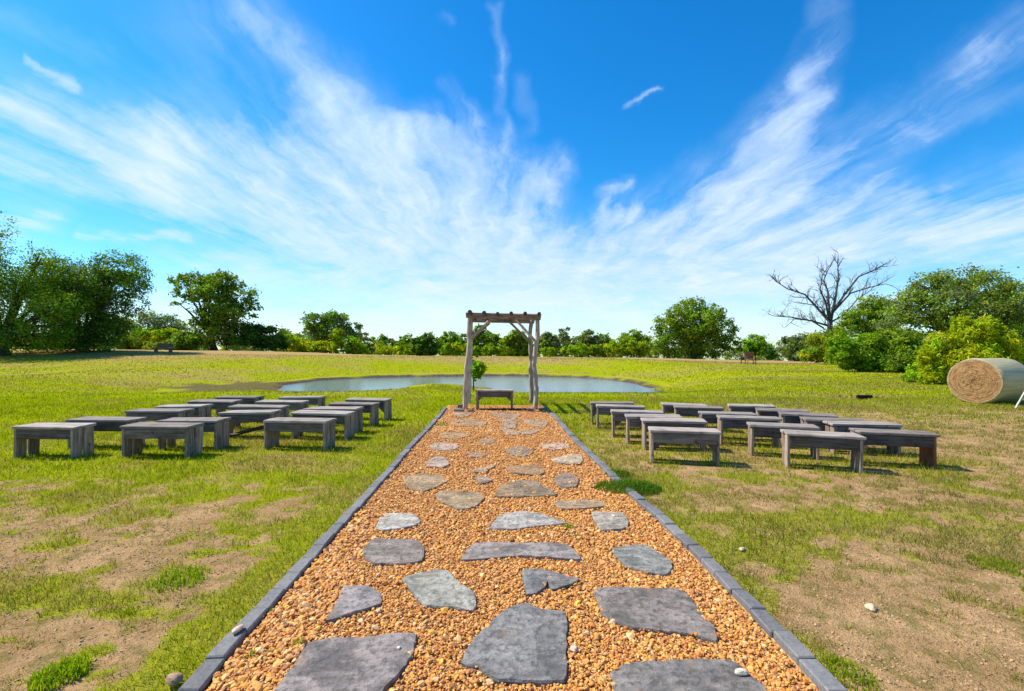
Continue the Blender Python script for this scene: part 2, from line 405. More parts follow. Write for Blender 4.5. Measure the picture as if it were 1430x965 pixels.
def terrain(x, y):
    x = np.asarray(x, float); y = np.asarray(y, float)
    sd = poly_sd(x, y, pond)
    sm = poly_sd(x, y, mudp)
    tgt = zfar(x, y)*sstep(y, 27, 52)
    tgt = tgt+(fbm(x*.12, y*.12, 3)-.5)*.25*sstep(y, 16, 30)
    S = np.where(y > 26, 9., 5.5)
    z = ZW-.03+(tgt-ZW+.03)*sstep(sd, -.2, S)
    lip = sstep(sd, 0, .5)*.16*sstep(y, 22, 26); z = np.where(sd > -.1, z+lip*(sd < 12), z)
    z = np.where(sd < 0, ZW-.05-.3*np.clip(-sd/2, 0, 1), z)
    k = sstep(-sm, -5.5, .3); z = z*(1-k)+k*np.maximum(np.minimum(z, ZW+.10), ZW-.35)
    # ease the shore drop so the lawn in front of about 13 m stays flat
    z = np.where(y < 13.5, np.maximum(z, 0)*0, z*sstep(y, 13.0, 17.5)+0)
    z = z + (fbm(x*.8, y*.8, 3)-.5)*.03*sstep(y, 14, 20)
    return z
def onpath(x, y, m=0.):
    return (x > xl(y)-m) & (x < xr(y)+m) & (y < PATH_END-1.2)
def cover(x, y):
    """0 bare dirt .. 1 full grass ; second value: lush (1) or straw coloured (0)"""
    n = fbm(x*1.5+5, y*1.9, 4); n2 = fbm(x*5.1, y*6.1+9, 3)
    left = x < 0
    dl = np.abs(x-xl(y)); dr = np.abs(x-xr(y))
    base = np.where(left, np.interp(y, [0, 3.0, 3.9, 4.7, 5.4, 8, 12], [.17, .20, .27, .50, .72, .84, 1.0]),
                    np.interp(y, [0, 2.5, 3.7, 5.0, 6.5, 8.2, 11, 13.5], [.12, .17, .32, .46, .56, .70, .80, 1.0]))
    base = np.where(left, base+.62*sstep(-dl, -.55, -.18)*(y < 8), base+.34*sstep(-dr, -.32, -.06))
    base = base-.28*(sstep(x, 4.5, 7.5)*sstep(-y, -13.5, -8))*(x > 0)
    for (px, py, r, a) in ((30, 825, .45, .5), (240, 800, .22, .4), (330, 745, .4, .35), (85, 935, .16, .6), (1040, 735, .42, .45), (1200, 735, .35, .35), (1400, 775, .5, .35), (160, 700, 1.3, .15), (875, 675, .22, .8)):
        cx, cy = P(px, py); base = base+a*np.exp(-((x-cx)**2+(y-cy)**2)/r**2)
    tf = sstep(fbm(x*7.3+2, y*8.1+5, 2), .60, .74)*.55*(y < 9)
    cov = base+(n-.5)*.95+(n2-.5)*.85+tf
    lush = np.where(left, np.interp(y, [0, 5, 9, 14], [.75, .85, .95, 1.]), np.interp(y, [0, 5, 8, 13], [.55, .6, .72, 1.]))
    lush = lush-.45*(sstep(x, 3, 7)*sstep(-y, -16, -11))*(x > 0)
    # far bank: straw coloured crest, dry strips
    bank = sstep(y, 38.5, 43)*(1-sstep(y, 95, 160)); lush = lush-bank*1.0*sstep(fbm(x*.10+3, y*.30, 3), .22, .48)
    bl = sstep(y, 18, 24)*sstep(-x, 10, 20); lush = lush-bl*.38*sstep(fbm(x*.15+3, y*.3, 3), .35, .6)
    lush = lush-.32*sstep(y, 12, 16)*sstep(fbm(x*.22+9, y*.55, 4), .50, .64)
    lush = lush-.45*(1-sstep(y, 6, 9))*sstep(fbm(x*1.3+60, y*1.8, 3), .48, .64)
    lush = lush+(n2-.5)*.35
    return np.clip(cov, 0, 1), np.clip(lush, 0, 1)
def axis(parts):
    out = []
    for a, b, st in parts: out += list(np.arange(a, b, st))
    return out
ys = [-60, -30, -15, -8, -4, -2, -1, -.4]+axis([(0, 8, .075), (8, 14, .1), (14, 24, .2), (24, 38, .22), (38, 60, .8)])+list(60*np.geomspace(1, 35, 45))
xp = axis([(0, 7, .085), (7, 16, .2), (16, 26, .5)])+list(26*np.geomspace(1, 75, 45)); xs = sorted([-q for q in xp[1:]]+xp)
gx, gy = np.meshgrid(np.array(xs), np.array(ys)); gz = terrain(gx, gy)
cov, lush = cover(gx, gy)
sdm = poly_sd(gx, gy, mudp); sdp = poly_sd(gx, gy, pond); nn = fbm(gx*1.3, gy*1.3, 4)
mud = np.clip(sstep(-sdm+(nn-.5)*4.5, -.8, .8), 0, 1)*.85
mud = np.maximum(mud, sstep(-(sdp+(nn-.5)*1.2), -.85, -.2)*np.where(gy > 23.5, 1, .1))
rx_, ry_ = P(945, 545, -.3); mud = np.maximum(mud, np.exp(-(((gx-rx_)/1.5)**2+((gy-ry_)/.9)**2))*sstep(nn, .3, .5))
n_ = len(xs); m_ = len(ys); idx = np.arange(n_*m_).reshape(m_, n_)
fc = np.stack([idx[:-1, :-1], idx[:-1, 1:], idx[1:, 1:], idx[1:, :-1]], -1).reshape(-1, 4)
o = mesh_np('ground', np.stack([gx, gy, gz], -1).reshape(-1, 3), fc, M['ground'], col=np.stack([cov, lush, mud], -1).reshape(-1, 3), smooth=True)
o['kind'] = 'structure'
def zt(x, y): return float(terrain(np.array([x]), np.array([y]))[0])

# pond water
wp = []
cx_, cy_ = np.mean([p[0] for p in pond]), np.mean([p[1] for p in pond])
big = [(-34, 18), (-34, 40), (14, 40), (14, 18)]
o = mesh_np('pond_water', [(x, y, ZW) for x, y in [(-24, 18.2), (12, 18.2), (12, 40), (-24, 40)]], [[0, 1, 2, 3]], M['water']); o['kind'] = 'structure'

# gravel bed sheet
yy = np.linspace(.3, PATH_END-1.1, 80); vs = []
for y in yy: vs += [(float(xl(y)), y, .005), (float(xr(y)), y, .005)]
fs = [(2*i, 2*i+1, 2*i+3, 2*i+2) for i in range(len(yy)-1)]
o = mesh_np('gravel_path', vs, fs, M['gravelbed']); o['kind'] = 'structure'

# ------------------------------------------------------------------ flagstones
def cr(ox, oy, s, pts): return [(ox+a/s, oy+b/s) for a, b in pts]
c1 = lambda *p: cr(370, 700, 3.64, p); c2 = lambda *p: cr(620, 700, 3.109, p); c3 = lambda *p: cr(540, 565, 6.435, p); c4 = lambda *p: cr(680, 565, 6.432, p)
stones = [
 (c1((215,720),(350,690),(490,690),(640,672),(765,668),(760,760),(700,850),(610,945),(560,1010),(20,1010),(50,950),(120,860),(180,770)), 'largest purplish grey flagstone, front left corner of the path, with a tiny pebble', (1.05,.98,1.0)),
 (c1((400,430),(520,428),(590,465),(590,520),(480,555),(310,605),(370,500)), 'smooth pointed grey flagstone behind the big front left one, tip aimed at the kerb', (1.15,1.1,1.15)),
 (c1((700,385),(850,350),(930,350),(980,400),(1060,460),(1075,530),(1060,552),(960,535),(820,530),(740,450)), 'pale greenish grey flagstone with streaks, left of the small broken stone', (1.35,1.4,1.3)),
 (c1((545,190),(760,195),(810,235),(800,300),(720,312),(560,315),(490,265)), 'rough brownish grey rectangular flagstone on the left, in front of the pale four sided one', (1.1,1.0,.95)),
 (c1((600,62),(750,62),(790,100),(740,128),(560,148),(575,100)), 'pale whitish four sided flagstone on the left of the path', (1.75,1.75,1.65)),
 (c2((310,445),(360,440),(420,465),(530,480),(535,560),(535,640),(520,775),(240,775),(150,720),(75,690),(120,600),(230,495)), 'big dark slate flagstone in the centre front with a straight right edge', (.92,.95,1.0)),
 (c2((650,385),(700,370),(900,375),(1000,375),(1060,400),(1110,470),(1180,545),(1185,610),(1080,575),(960,560),(820,550),(690,490)), 'wide brown grey flagstone right of centre, its right corner strewn with gravel', (.95,.88,.86)),
 (c2((720,740),(800,700),(1050,685),(1240,685),(1300,720),(1390,800),(1430,860),(1440,900),(770,900),(740,780)), 'dark flagstone cut by the bottom of the view at right, pale stone on it', (.85,.84,.84)),
 (c2((340,295),(450,300),(440,370),(360,405)), 'left half of the small cracked slate stone behind the big dark one', (.9,.95,1.0)),
 (c2((453,301),(590,335),(560,355),(470,380),(448,340)), 'right pointed half of the small cracked slate stone', (1.0,1.0,1.02)),
 (c2((135,180),(320,178),(530,185),(595,250),(440,242),(340,235),(200,245),(70,252)), 'long low grey flagstone lying across the centre of the path', (1.2,1.12,1.12)),
 (c2((730,200),(870,188),(920,215),(990,265),(985,305),(950,318),(860,300),(780,270)), 'bluish oval flagstone near the right kerb with rusty spots', (1.05,1.12,1.1)),
 (c2((240,60),(330,42),(420,50),(480,75),(540,92),(420,105),(300,118),(200,112)), 'pale arched flagstone in the middle beside a tuft of grass', (1.6,1.6,1.55)),
 (c2((640,45),(770,48),(800,80),(800,110),(760,122),(680,118)), 'pale tan square flagstone near the right kerb with a pebble on it', (1.5,1.42,1.25)),
 (c4((640,870),(960,855),(1040,905),(860,930),(680,925)), 'flat tan flagstone half sunk in gravel just behind the square one', (1.35,1.25,1.05)),
 (c4((150,730),(280,685),(440,690),(520,740),(600,800),(420,815),(110,812)), 'broad olive brown flagstone with dark grain right of the centre line', (.95,.92,.8)),
 (c4((620,650),(720,610),(810,660),(790,730),(640,720)), 'roundish grey brown flagstone with pale middle near the right edge', (1.05,1.0,1.0)),
 (c4((600,490),(720,455),(830,450),(850,500),(820,525),(680,520)), 'pale green grey flagstone close to the right kerb opposite the second bench row', (1.6,1.65,1.55)),
 (c4((490,360),(600,345),(720,350),(730,385),(640,400),(540,390)), 'small pinkish white flagstone behind the pale green one at right', (1.85,1.7,1.75)),
 (c4((190,400),(300,375),(400,410),(390,440),(300,460),(210,440)), 'small mottled grey stone right of centre in the back half', (1.1,1.1,1.1)),
 (c4((200,560),(450,545),(500,600),(460,625),(250,610)), 'gravel stained brown stone behind the broad olive brown one', (1.25,1.0,.75)),
 (c4((150,215),(260,235),(460,225),(380,262),(200,262)), 'thin pale crescent stone in front of the arbor bench', (1.6,1.5,1.4)),
 (c4((150,130),(260,140),(250,200),(150,205)), 'small grey square stone behind the pale crescent', (1.3,1.25,1.15)),
 (c4((330,130),(530,140),(520,190),(400,190)), 'tan stone right of the pale crescent near the arbor', (1.5,1.3,1.05)),
 (c3((400,370),(470,340),(600,350),(640,370),(590,398),(440,405)), 'lilac white oval stone farther back on the left', (1.7,1.65,1.75)),
 (c3((370,510),(450,470),(520,480),(550,530),(500,555),(380,545)), 'lilac white rounded stone on the left, the nearer of two', (1.65,1.6,1.7)),
 (c3((170,660),(330,620),(480,640),(520,690),(340,765),(220,740)), 'ribbed tan grey stone at left in front of the two lilac ones', (1.35,1.25,1.0)),
 (c3((470,800),(560,780),(800,790),(850,840),(770,910),(650,930),(560,890),(480,860)), 'large shield shaped olive grey stone left of the centre line', (1.2,1.15,.95)),
 (c3((720,440),(800,425),(880,440),(870,465),(760,470)), 'little mauve grey stone between the lilac and the mottled ones', (1.3,1.15,1.1)),
 (c3((770,590),(880,560),(960,550),(880,600),(800,605)), 'narrow buff sliver of stone in the centre of the path', (1.45,1.35,1.15)),
 (c3((800,660),(880,640),(940,680),(850,705)), 'small grey purple stone in the centre, behind the shield shaped one', (1.2,1.1,1.1)),
 (c3((490,260),(640,245),(740,270),(640,300),(520,300)), 'sandy stone at left barely showing through gravel, behind the lilac oval', (1.45,1.2,.85)),
 (c3((840,310),(960,310),(950,345),(860,345)), 'tiny grey stone in the centre near the far end', (1.3,1.2,1.05)),
 (c3((600,150),(760,130),(880,150),(860,185),(640,185)), 'sandy brown stone in front of the left arbor post', (1.45,1.2,.9)),
 (c3((610,75),(730,75),(740,98),(640,110)), 'grey slab right at the foot of the left arbor post', (1.35,1.3,1.25)),
 (c3((960,70),(1180,90),(1150,118),(980,104)), 'flat grey slab in front of the arbor bench legs', (1.3,1.2,1.15)),
]
stone_polys = []
for k, (pts, lab, tone) in enumerate(stones):
    top = .030 if pts[0][1] > 640 else .022
    w_ = [P(x, y, top) for x, y in pts]
    if k >= 14: m0 = np.mean(w_, 0); w_ = [tuple(m0+(np.array(q)-m0)*(1.14, 1.10)) for q in w_]
    # refine the outline with a little chip noise
    fine = []
    n = len(w_)
    for i in range(n):
        a = np.array(w_[i]); b = np.array(w_[(i+1) % n]); L = np.linalg.norm(b-a); q = max(1, int(L/.03))
        pr = np.array(w_[i-1]); nx = np.array(w_[(i+2) % n])
        for j in range(q):
            t = j/q
            p = .5*((2*a)+(-pr+b)*t+(2*pr-5*a+4*b-nx)*t*t+(-pr+3*a-3*b+nx)*t**3)
            p = a*(1-t)*.5+b*t*.5+p*.5
            nv = np.array([b[1]-a[1], a[0]-b[0]])/L
            fine.append(p+nv*(random.uniform(-1, 1)*.0045))
    fine = np.array(fine); stone_polys.append([tuple(q) for q in fine])
    cen = fine.mean(0); N = len(fine); vs = []; 
    rings = [(1.0, -.005), (1.0, top-.008), (.985, top), (.93, top+.001), (.7, top+.002), (.4, top+.002)]
    for f, z in rings:
        for p in fine:
            q = cen+(p-cen)*f
            dz = (fbm(np.array([q[0]*9]), np.array([q[1]*9]), 3)[0]-.5)*.011*(f < .99)
            vs.append((q[0]-cen[0], q[1]-cen[1], z+dz))
    vs.append((0, 0, top+.002)); fs = []
    for r in range(len(rings)-1):
        for i in range(N): fs.append((r*N+i, r*N+(i+1) % N, (r+1)*N+(i+1) % N, (r+1)*N+i))
    r = len(rings)-1
    for i in range(N): fs.append((r*N+i, r*N+(i+1) % N, len(vs)-1))
    mb = MB().add(vs, fs); o = mb.build('flagstone', M['stone'])
    o.location = (cen[0], cen[1], 0); tag(o, lab, 'stone', 'flagstones set in the gravel path'); o['tone'] = tuple(q*1.1 for q in tone) if k < 14 else (tone[0]*1.22, tone[1]*1.02, tone[2]*.82)

def in_stone(x, y, m=0.):
    r = np.zeros(x.shape, bool)
    for p in stone_polys:
        a = np.array(p); k = (x > a[:, 0].min()-.05) & (x < a[:, 0].max()+.05) & (y > a[:, 1].min()-.05) & (y < a[:, 1].max()+.05)
        if k.any(): r[k] |= poly_sd(x[k], y[k], p) < m
    return r

# ------------------------------------------------------------------ kerb pavers
def kerb(line, side, lab, gaps=()):
    d = np.r_[0, np.cumsum(np.hypot(*np.diff(line, axis=0).T))]; tot = d[-1]; s = 0; first = None
    nP = int(tot/.2)
    for i in range(nP):
        a = i*.2+.1; x = np.interp(a, d, line[:, 0]); y = np.interp(a, d, line[:, 1])
        x2 = np.interp(a+.05, d, line[:, 0]); y2 = np.interp(a+.05, d, line[:, 1]); ang = math.atan2(y2-y, x2-x)
        if any(g0 < y < g1 for g0, g1 in gaps): continue
        if first is None:
            first = o = MB().box((0, 0, .0), (.196, .084, .09), j=.002).build('kerb_paver', M['paver'])
        else:
            o = first.copy(); C.objects.link(o)
        o.location = (x+random.uniform(-.005, .005), y, -.002+random.uniform(-.006, .005))
        o.rotation_euler = (random.uniform(-.05, .05), random.uniform(-.03, .03), ang+random.uniform(-.03, .03))
        tag(o, lab, 'paver', 'edging pavers along the %s side of the path' % side)
kerb(Lc, 'left', 'grey concrete paver in the row edging the left side of the gravel path')
kerb(Rc, 'right', 'grey concrete paver in the row edging the right side of the gravel path', gaps=((4.72, 4.92),))

# ------------------------------------------------------------------ gravel pebbles
ph = (1+5**.5)/2
ico = np.array([(-1,ph,0),(1,ph,0),(-1,-ph,0),(1,-ph,0),(0,-1,ph),(0,1,ph),(0,-1,-ph),(0,1,-ph),(ph,0,-1),(ph,0,1),(-ph,0,-1),(-ph,0,1)])/math.hypot(1, ph)
icf = np.array([(0,11,5),(0,5,1),(0,1,7),(0,7,10),(0,10,11),(1,5,9),(5,11,4),(11,10,2),(10,7,6),(7,1,8),(3,9,4),(3,4,2),(3,2,6),(3,6,8),(3,8,9),(4,9,5),(2,4,11),(6,2,10),(8,6,7),(9,8,1)])
def pebbles(name, xy, size, z0, colf):
    n = len(xy); j = 1+rng.uniform(-.34, .30, (n, 12, 1)); sc_ = np.stack([rng.uniform(.8, 1.35, n), rng.uniform(.7, 1.1, n), rng.uniform(.45, .8, n)], -1)
    v = ico[None]*j*sc_[:, None]*size[:, None, None]
    a = rng.uniform(0, 6.28, n); ca, sa = np.cos(a)[:, None], np.sin(a)[:, None]; tl = rng.uniform(-.6, .6, n)[:, None]
    x = v[..., 0]*np.cos(tl)-v[..., 2]*np.sin(tl); z = v[..., 0]*np.sin(tl)+v[..., 2]*np.cos(tl); y = v[..., 1]
    V = np.stack([x*ca-y*sa+xy[:, :1], x*sa+y*ca+xy[:, 1:2], z+z0[:, None]], -1).reshape(-1, 3)
    Fc = (icf[None]+12*np.arange(n)[:, None, None]).reshape(-1, 3)
    return mesh_np(name, V, Fc, M['pebble'], col=np.repeat(colf(n), 12, 0))
def gcol(n):
    pal = np.array([(.70,.29,.05),(.74,.35,.07),(.60,.22,.04),(.76,.42,.13),(.48,.17,.04),(.74,.48,.22),(.72,.29,.02),(.66,.31,.09),(.36,.13,.04),(.82,.41,.04)])
    p = pal[rng.choice(len(pal), n, p=[.18,.17,.14,.12,.1,.06,.08,.07,.04,.04])]
    return p*rng.uniform(.75, 1.2, (n, 1))
def scatter(y0, y1, dens_, margin):
    n = int(dens_*(y1-y0)*3.0); y = rng.uniform(y0, y1, n); x = rng.uniform(-1.75, 1.6, n)
    k = (x > xl(y)+margin) & (x < xr(y)-margin); return x[k], y[k]
PX, PY, PS = [], [], []
for y0, y1, dn, s in ((1.6, 3.2, 14500, .0054), (3.2, 5, 8500, .0063), (5, 8, 3200, .0075), (8, PATH_END-1.15, 1100, .009)):
    x, y = scatter(y0, y1, dn, .058); ins = in_stone(x, y, .004)
    inner = in_stone(x[ins], y[ins], -.03); kk = ~ins; nearE = ins & ~in_stone(x, y, -.022); kk |= nearE & (rng.random(len(x)) < .38*sstep(fbm(x*6, y*6, 2), .40, .62))
    thr = np.where(y > 5.2, .86, np.where(y > 4.2, .86, .99)); kk |= (rng.random(len(x)) > thr) & (y > 3.8)
    PX.append(x[kk]); PY.append(y[kk]); PS.append(s*rng.lognormal(0, .42, kk.sum()))
px_, py_, ps_ = map(np.concatenate, (PX, PY, PS))
edge = np.minimum(px_-xl(py_), xr(py_)-px_); ps_ *= 1+1.1*(edge < .38)*(px_ < -.3)*(py_ < 4)*rng.random(len(ps_))**2   # coarser stones wash to the sides
ps_ = np.minimum(ps_, .019)
gz0 = .008+ps_*.35+rng.uniform(0, .008, len(ps_))+.010*in_stone(px_, py_, 0)
o = pebbles('gravel', np.stack([px_, py_], -1), ps_, gz0, gcol); o['kind'] = 'stuff'; tag(o, 'orange tan crushed gravel filling the path between the flagstones', 'gravel')

# soil clods on the bare patches
cx, cy, cs = [], [], []
for y0, y1, dn, sz in ((1.6, 3.4, 1500, .0045), (3.4, 6, 650, .006)):
    hw = y1*1.13; n = int(dn*(y1-y0)*2*hw); y = rng.uniform(y0, y1, n); x = rng.uniform(-hw, hw, n)
    k = (np.abs(x) < y*1.13+.1) & ~((x > xl(y)-.06) & (x < xr(y)+.06)); x, y = x[k], y[k]
    k = (cover(x, y)[0] < .5) & (rng.random(len(x)) < .15+.85*sstep(fbm(x*5, y*5+7, 3), .45, .65)); cx.append(x[k]); cy.append(y[k]); cs.append(sz*rng.lognormal(0, .45, k.sum()))
cx, cy, cs = map(np.concatenate, (cx, cy, cs)); cs = np.minimum(cs, .0085)
o = pebbles('soil_clods', np.stack([cx, cy], -1), cs, cs*.2, lambda n: np.array([.46, .28, .13])*rng.uniform(.6, 1.2, (n, 1))); o['kind'] = 'stuff'; tag(o, 'crumbled brown soil clods on the bare patches of lawn', 'soil')

# bigger loose stones
def rock(px, py, z, size, col, lab, name='loose_stone', elong=1.3):
    x, y = P(px, py, z); x0 = np.array([[0., 0.]])
    import bmesh
    bm = bmesh.new(); bmesh.ops.create_icosphere(bm, subdivisions=3, radius=1)
    sd = random.random()*50
    for v in bm.verts:
        d = v.co.copy(); k = 1+.28*(math.sin(d.x*3+sd)+math.sin(d.y*4+sd*2)+math.sin(d.z*3.3+sd*1.7))/3+random.uniform(-.03, .03)
        v.co = Vector((d.x*elong, d.y*.9, d.z*.62))*size*k
    me = bpy.data.meshes.new(name); bm.to_mesh(me); bm.free()
    at = me.color_attributes.new('Col', 'FLOAT_COLOR', 'POINT')
    for q in at.data: q.color = (*col, 1)
    me.materials.append(M['pebble']); o = bpy.data.objects.new(name, me); C.objects.link(o)
    o.location = (x, y, z+size*.5); o.rotation_euler = (0, 0, random.uniform(0, 3)); tag(o, lab, 'stone'); return o
rock(1035, 941, .032, .020, (.72,.60,.42), 'pale cream stone lying on the dark flagstone at bottom right')
rock(856, 871, .01, .019, (.68,.48,.26), 'pale tan stone at the front edge of the wide brown grey flagstone')
rock(802, 908, .01, .018, (.62,.47,.36), 'pinkish stone beside the right edge of the big dark flagstone')
rock(870, 870, .01, .012, (.45,.25,.15), 'small reddish stone right of the pale tan one')
rock(332, 882, .042, .022, (.60,.42,.30), 'pinkish tan stone perched on the left kerb')
rock(361, 864, .01, .024, (.55,.36,.20), 'tan stone leaning on the inside of the left kerb', elong=1.0)
rock(1216, 851, 0, .026, (.60,.45,.28), 'pale pair sized stone alone on the bare dirt to the right')
rock(1036, 769, 0, .020, (.62,.48,.32), 'little whitish stone in the grass right of the kerb')
rock(428, 849, .01, .022, (.34,.18,.09), 'dark brown stone among the gravel at the left', elong=1.2)
rock(557, 906, .032, .009, (.70,.58,.44), 'tiny pale pebble on the largest front left flagstone')
rock(857, 721, .03, .012, (.66,.56,.44), 'tiny pale pebble on the square tan flagstone')
rock(243, 952, .02, .03, (.36,.22,.12), 'brown stone outside the left kerb at the bottom of the view')
rock(504, 869, .01, .014, (.68,.5,.3), 'yellowish pebble between the two front left flagstones')

# ------------------------------------------------------------------ grass
def blades(name, x, y, h, wd, col, z=None, lean=.5, seg2=False):
    n = len(x); z = (terrain(x, y) if y.max() > 13 else np.zeros(n)) if z is None else z
    a = rng.uniform(0, 6.28, n); la = rng.uniform(0, 6.28, n); ll = rng.uniform(.1, lean, n)*h
    bx, by = np.cos(a)*wd/2, np.sin(a)*wd/2
    tx, ty = x+np.cos(la)*ll, y+np.sin(la)*ll
    if seg2:
        mx, my = x+np.cos(la)*ll*.35, y+np.sin(la)*ll*.35
        V = np.stack([np.stack([x-bx, y-by, z-.004], -1), np.stack([x+bx, y+by, z-.004], -1),
                      np.stack([mx+bx*.75, my+by*.75, z+h*.6], -1), np.stack([mx-bx*.75, my-by*.75, z+h*.6], -1),
                      np.stack([tx, ty, z+h*(1-.2*ll/h)], -1)], 1).reshape(-1, 3)
        b = 5*np.arange(n)[:, None]
        Fc = np.concatenate([b+np.array([0, 1, 2]), b+np.array([0, 2, 3]), b+np.array([3, 2, 4])])
        return V, Fc, np.repeat(col, 5, 0)
    V = np.stack([np.stack([x-bx, y-by, z-.004], -1), np.stack([x+bx, y+by, z-.004], -1), np.stack([tx, ty, z+h], -1)], 1).reshape(-1, 3)
    return V, 3*np.arange(n)[:, None]+np.array([0, 1, 2]), np.repeat(col, 3, 0)
def gcolor(lush_, n):
    g1 = np.array([.205, .26, .004]); g2 = np.array([.41, .405, .006]); s1 = np.array([.34, .26, .09]); s2 = np.array([.06, .13, .008])
    t = rng.random((n, 1)); c = g1*(1-t)+g2*t
    dry = (rng.random(n) > lush_)[:, None]; c = np.where(dry, s1*rng.uniform(.6, 1.15, (n, 1)), c)
    dk = (rng.random(n) < .12)[:, None]; c = np.where(dk, s2, c)
    return c
Vs, Fs, Cs = [], [], []; off = 0
for (y0, y1, dn, hh, ww) in ((1.5, 3.2, 9000, .028, .0042), (3.2, 5.2, 6000, .032, .0055), (5.2, 8.5, 3000, .036, .008), (8.5, 14, 1150, .038, .013), (14, 24, 300, .034, .026), (24, 45, 60, .04, .05)):
    hw = y1*1.13; n = int(dn*(y1-y0)*2*hw); y = rng.uniform(y0, y1, n); x = rng.uniform(-hw, hw, n)
    k = np.abs(x) < y*1.13+.2; k &= ~((x > xl(y)-.036) & (x < xr(y)+.036) & (y < PATH_END-1.1)); x, y = x[k], y[k]
    cv, lu = cover(x, y); ft = fbm(x*14, y*14, 3); prob = sstep(cv+(ft-.5)*.9, .30, .72)
    k = rng.random(len(x)) < np.clip(prob+.10, 0, 1)*.8
    if y0 >= 14: k &= (poly_sd(x, y, pond) > .3) & (poly_sd(x, y, mudp) > .2*rng.random(len(x))) & ((poly_sd(x, y, pond) > 1.3) | (y < 23.5))
    x, y, cv, lu, prob = x[k], y[k], cv[k], lu[k], prob[k]; n = len(x)
    lu = np.where(prob < .25, lu*.25, lu)
    h = hh*rng.lognormal(0, .35, n)*(.6+.6*cv); h = np.where(prob < .15, h*.6, h)
    mot = fbm(x*1.1+40, y*.7+3, 4); gc = gcolor(np.clip(lu-.75*sstep(mot, .48, .68), 0, 1), n)*(.78+.5*fbm(x*.7, y*.7+70, 3))[:, None]*(1-.3*sstep(fbm(x*3+8, y*2, 3), .55, .75))[:, None]
    V, Fc, cc = blades('g', x, y, h, ww*rng.uniform(.7, 1.3, n), gc, lean=1.1, seg2=False)
    Vs.append(V); Fs.append(Fc+off); Cs.append(cc); off += len(V)
# dead stalks and litter pressed onto the bare earth
for (y0, y1, dn, ww) in ((1.5, 3.4, 5200, .0032), (3.4, 6, 2600, .0045), (6, 10, 900, .008)):
    hw = y1*1.13; n = int(dn*(y1-y0)*2*hw); y = rng.uniform(y0, y1, n); x = rng.uniform(-hw, hw, n)
    k = (np.abs(x) < y*1.13+.2) & ~((x > xl(y)-.055) & (x < xr(y)+.055)); x, y = x[k], y[k]
    cv, lu = cover(x, y); k = rng.random(len(x)) < .25+.75*sstep(fbm(x*4+3, y*4, 3), .4, .62); k &= (cv < .75); x, y = x[k], y[k]; n = len(x)
    pal = np.array([(.20, .155, .05), (.34, .26, .11), (.50, .38, .21), (.10, .07, .03), (.18, .23, .015)]); cc = pal[rng.choice(5, n, p=[.3, .2, .15, .2, .15])]*rng.uniform(.7, 1.2, (n, 1))
    V, Fc, cc = blades('l', x, y, rng.uniform(.003, .014, n)*(1+1.2*(rng.random(n) < .2)), ww*rng.uniform(.6, 1.4, n), cc, lean=3.2 if y1 < 7 else 3.0)
    Vs.append(V); Fs.append(Fc+off); Cs.append(cc); off += len(V)
print('grass tris', sum(map(len, Fs)))
o = mesh_np('grass', np.concatenate(Vs), np.concatenate(Fs), M['grass'], col=np.concatenate(Cs)); o['kind'] = 'stuff'; tag(o, 'short patchy yellow green lawn grass on both sides of the path', 'grass')

def tuft(px, py, r, n, h, c1_, c2_, lab, z=0., name='grass_tuft', ex=1.):
    x0, y0 = P(px, py, z); a = rng.uniform(0, 6.28, n); rr = r*np.sqrt(rng.random(n))
    x = rr*np.cos(a)*ex; y = rr*np.sin(a); t = rng.random((n, 1)); col = np.array(c1_)*(1-t)+np.array(c2_)*t
    V, Fc, cc = blades('t', x, y, h*rng.uniform(.4, 1.1, n)*(1-.5*rr/r), np.full(n, .005)*(1+y0*.1), col, z=np.zeros(n), lean=.9, seg2=True)
    o = mesh_np(name, V, Fc, M['grass'], col=cc); o.location = (x0, y0, z+.005); tag(o, lab, 'grass tuft'); return o
GR = ((.15,.24,.008), (.32,.38,.012)); DG = ((.05,.12,.012), (.14,.24,.02))
tuft(877, 684, .22, 1500, .13, *DG, 'dark green weedy clump of grass growing over the gap in the right kerb', ex=1.5)
tuft(862, 664, .14, 600, .09, *DG, 'smaller dark weed clump just behind the kerb gap')
tuft(85, 945, .10, 420, .085, *GR, 'bright green grass tuft on bare dirt at the bottom left corner')
tuft(793, 738, .055, 180, .045, *GR, 'small green tuft beside the pale arched flagstone')
tuft(804, 752, .045, 110, .035, *GR, 'smaller green tuft in front of the one by the arched flagstone')
tuft(417, 902, .028, 70, .05, *GR, 'tuft of green at the left corner of the largest flagstone')
tuft(352, 918, .03, 50, .045, *GR, 'thin green sprout in gravel near the left kerb at the front')
tuft(376, 858, .025, 60, .045, *GR, 'little green sprout against the inside of the left kerb')
tuft(618, 594, .12, 320, .05, *GR, 'green sprig in the gravel at the far end of the left kerb')
tuft(648, 757, .05, 120, .02, (.45,.33,.01), (.55,.45,.02), 'low yellow flowering patch in the gravel left of centre')
tuft(1180, 945, .12, 350, .05, (.2,.26,.01), (.32,.36,.02), 'yellow green tuft against the right kerb at the bottom')
tuft(250, 810, .16, 450, .06, *GR, 'green tuft on the dirt left of the kerb, halfway to the benches')
tuft(1395, 790, .16, 500, .035, (.17,.22,.015), (.30,.33,.03), 'dull green tuft at the right edge of the dirt')

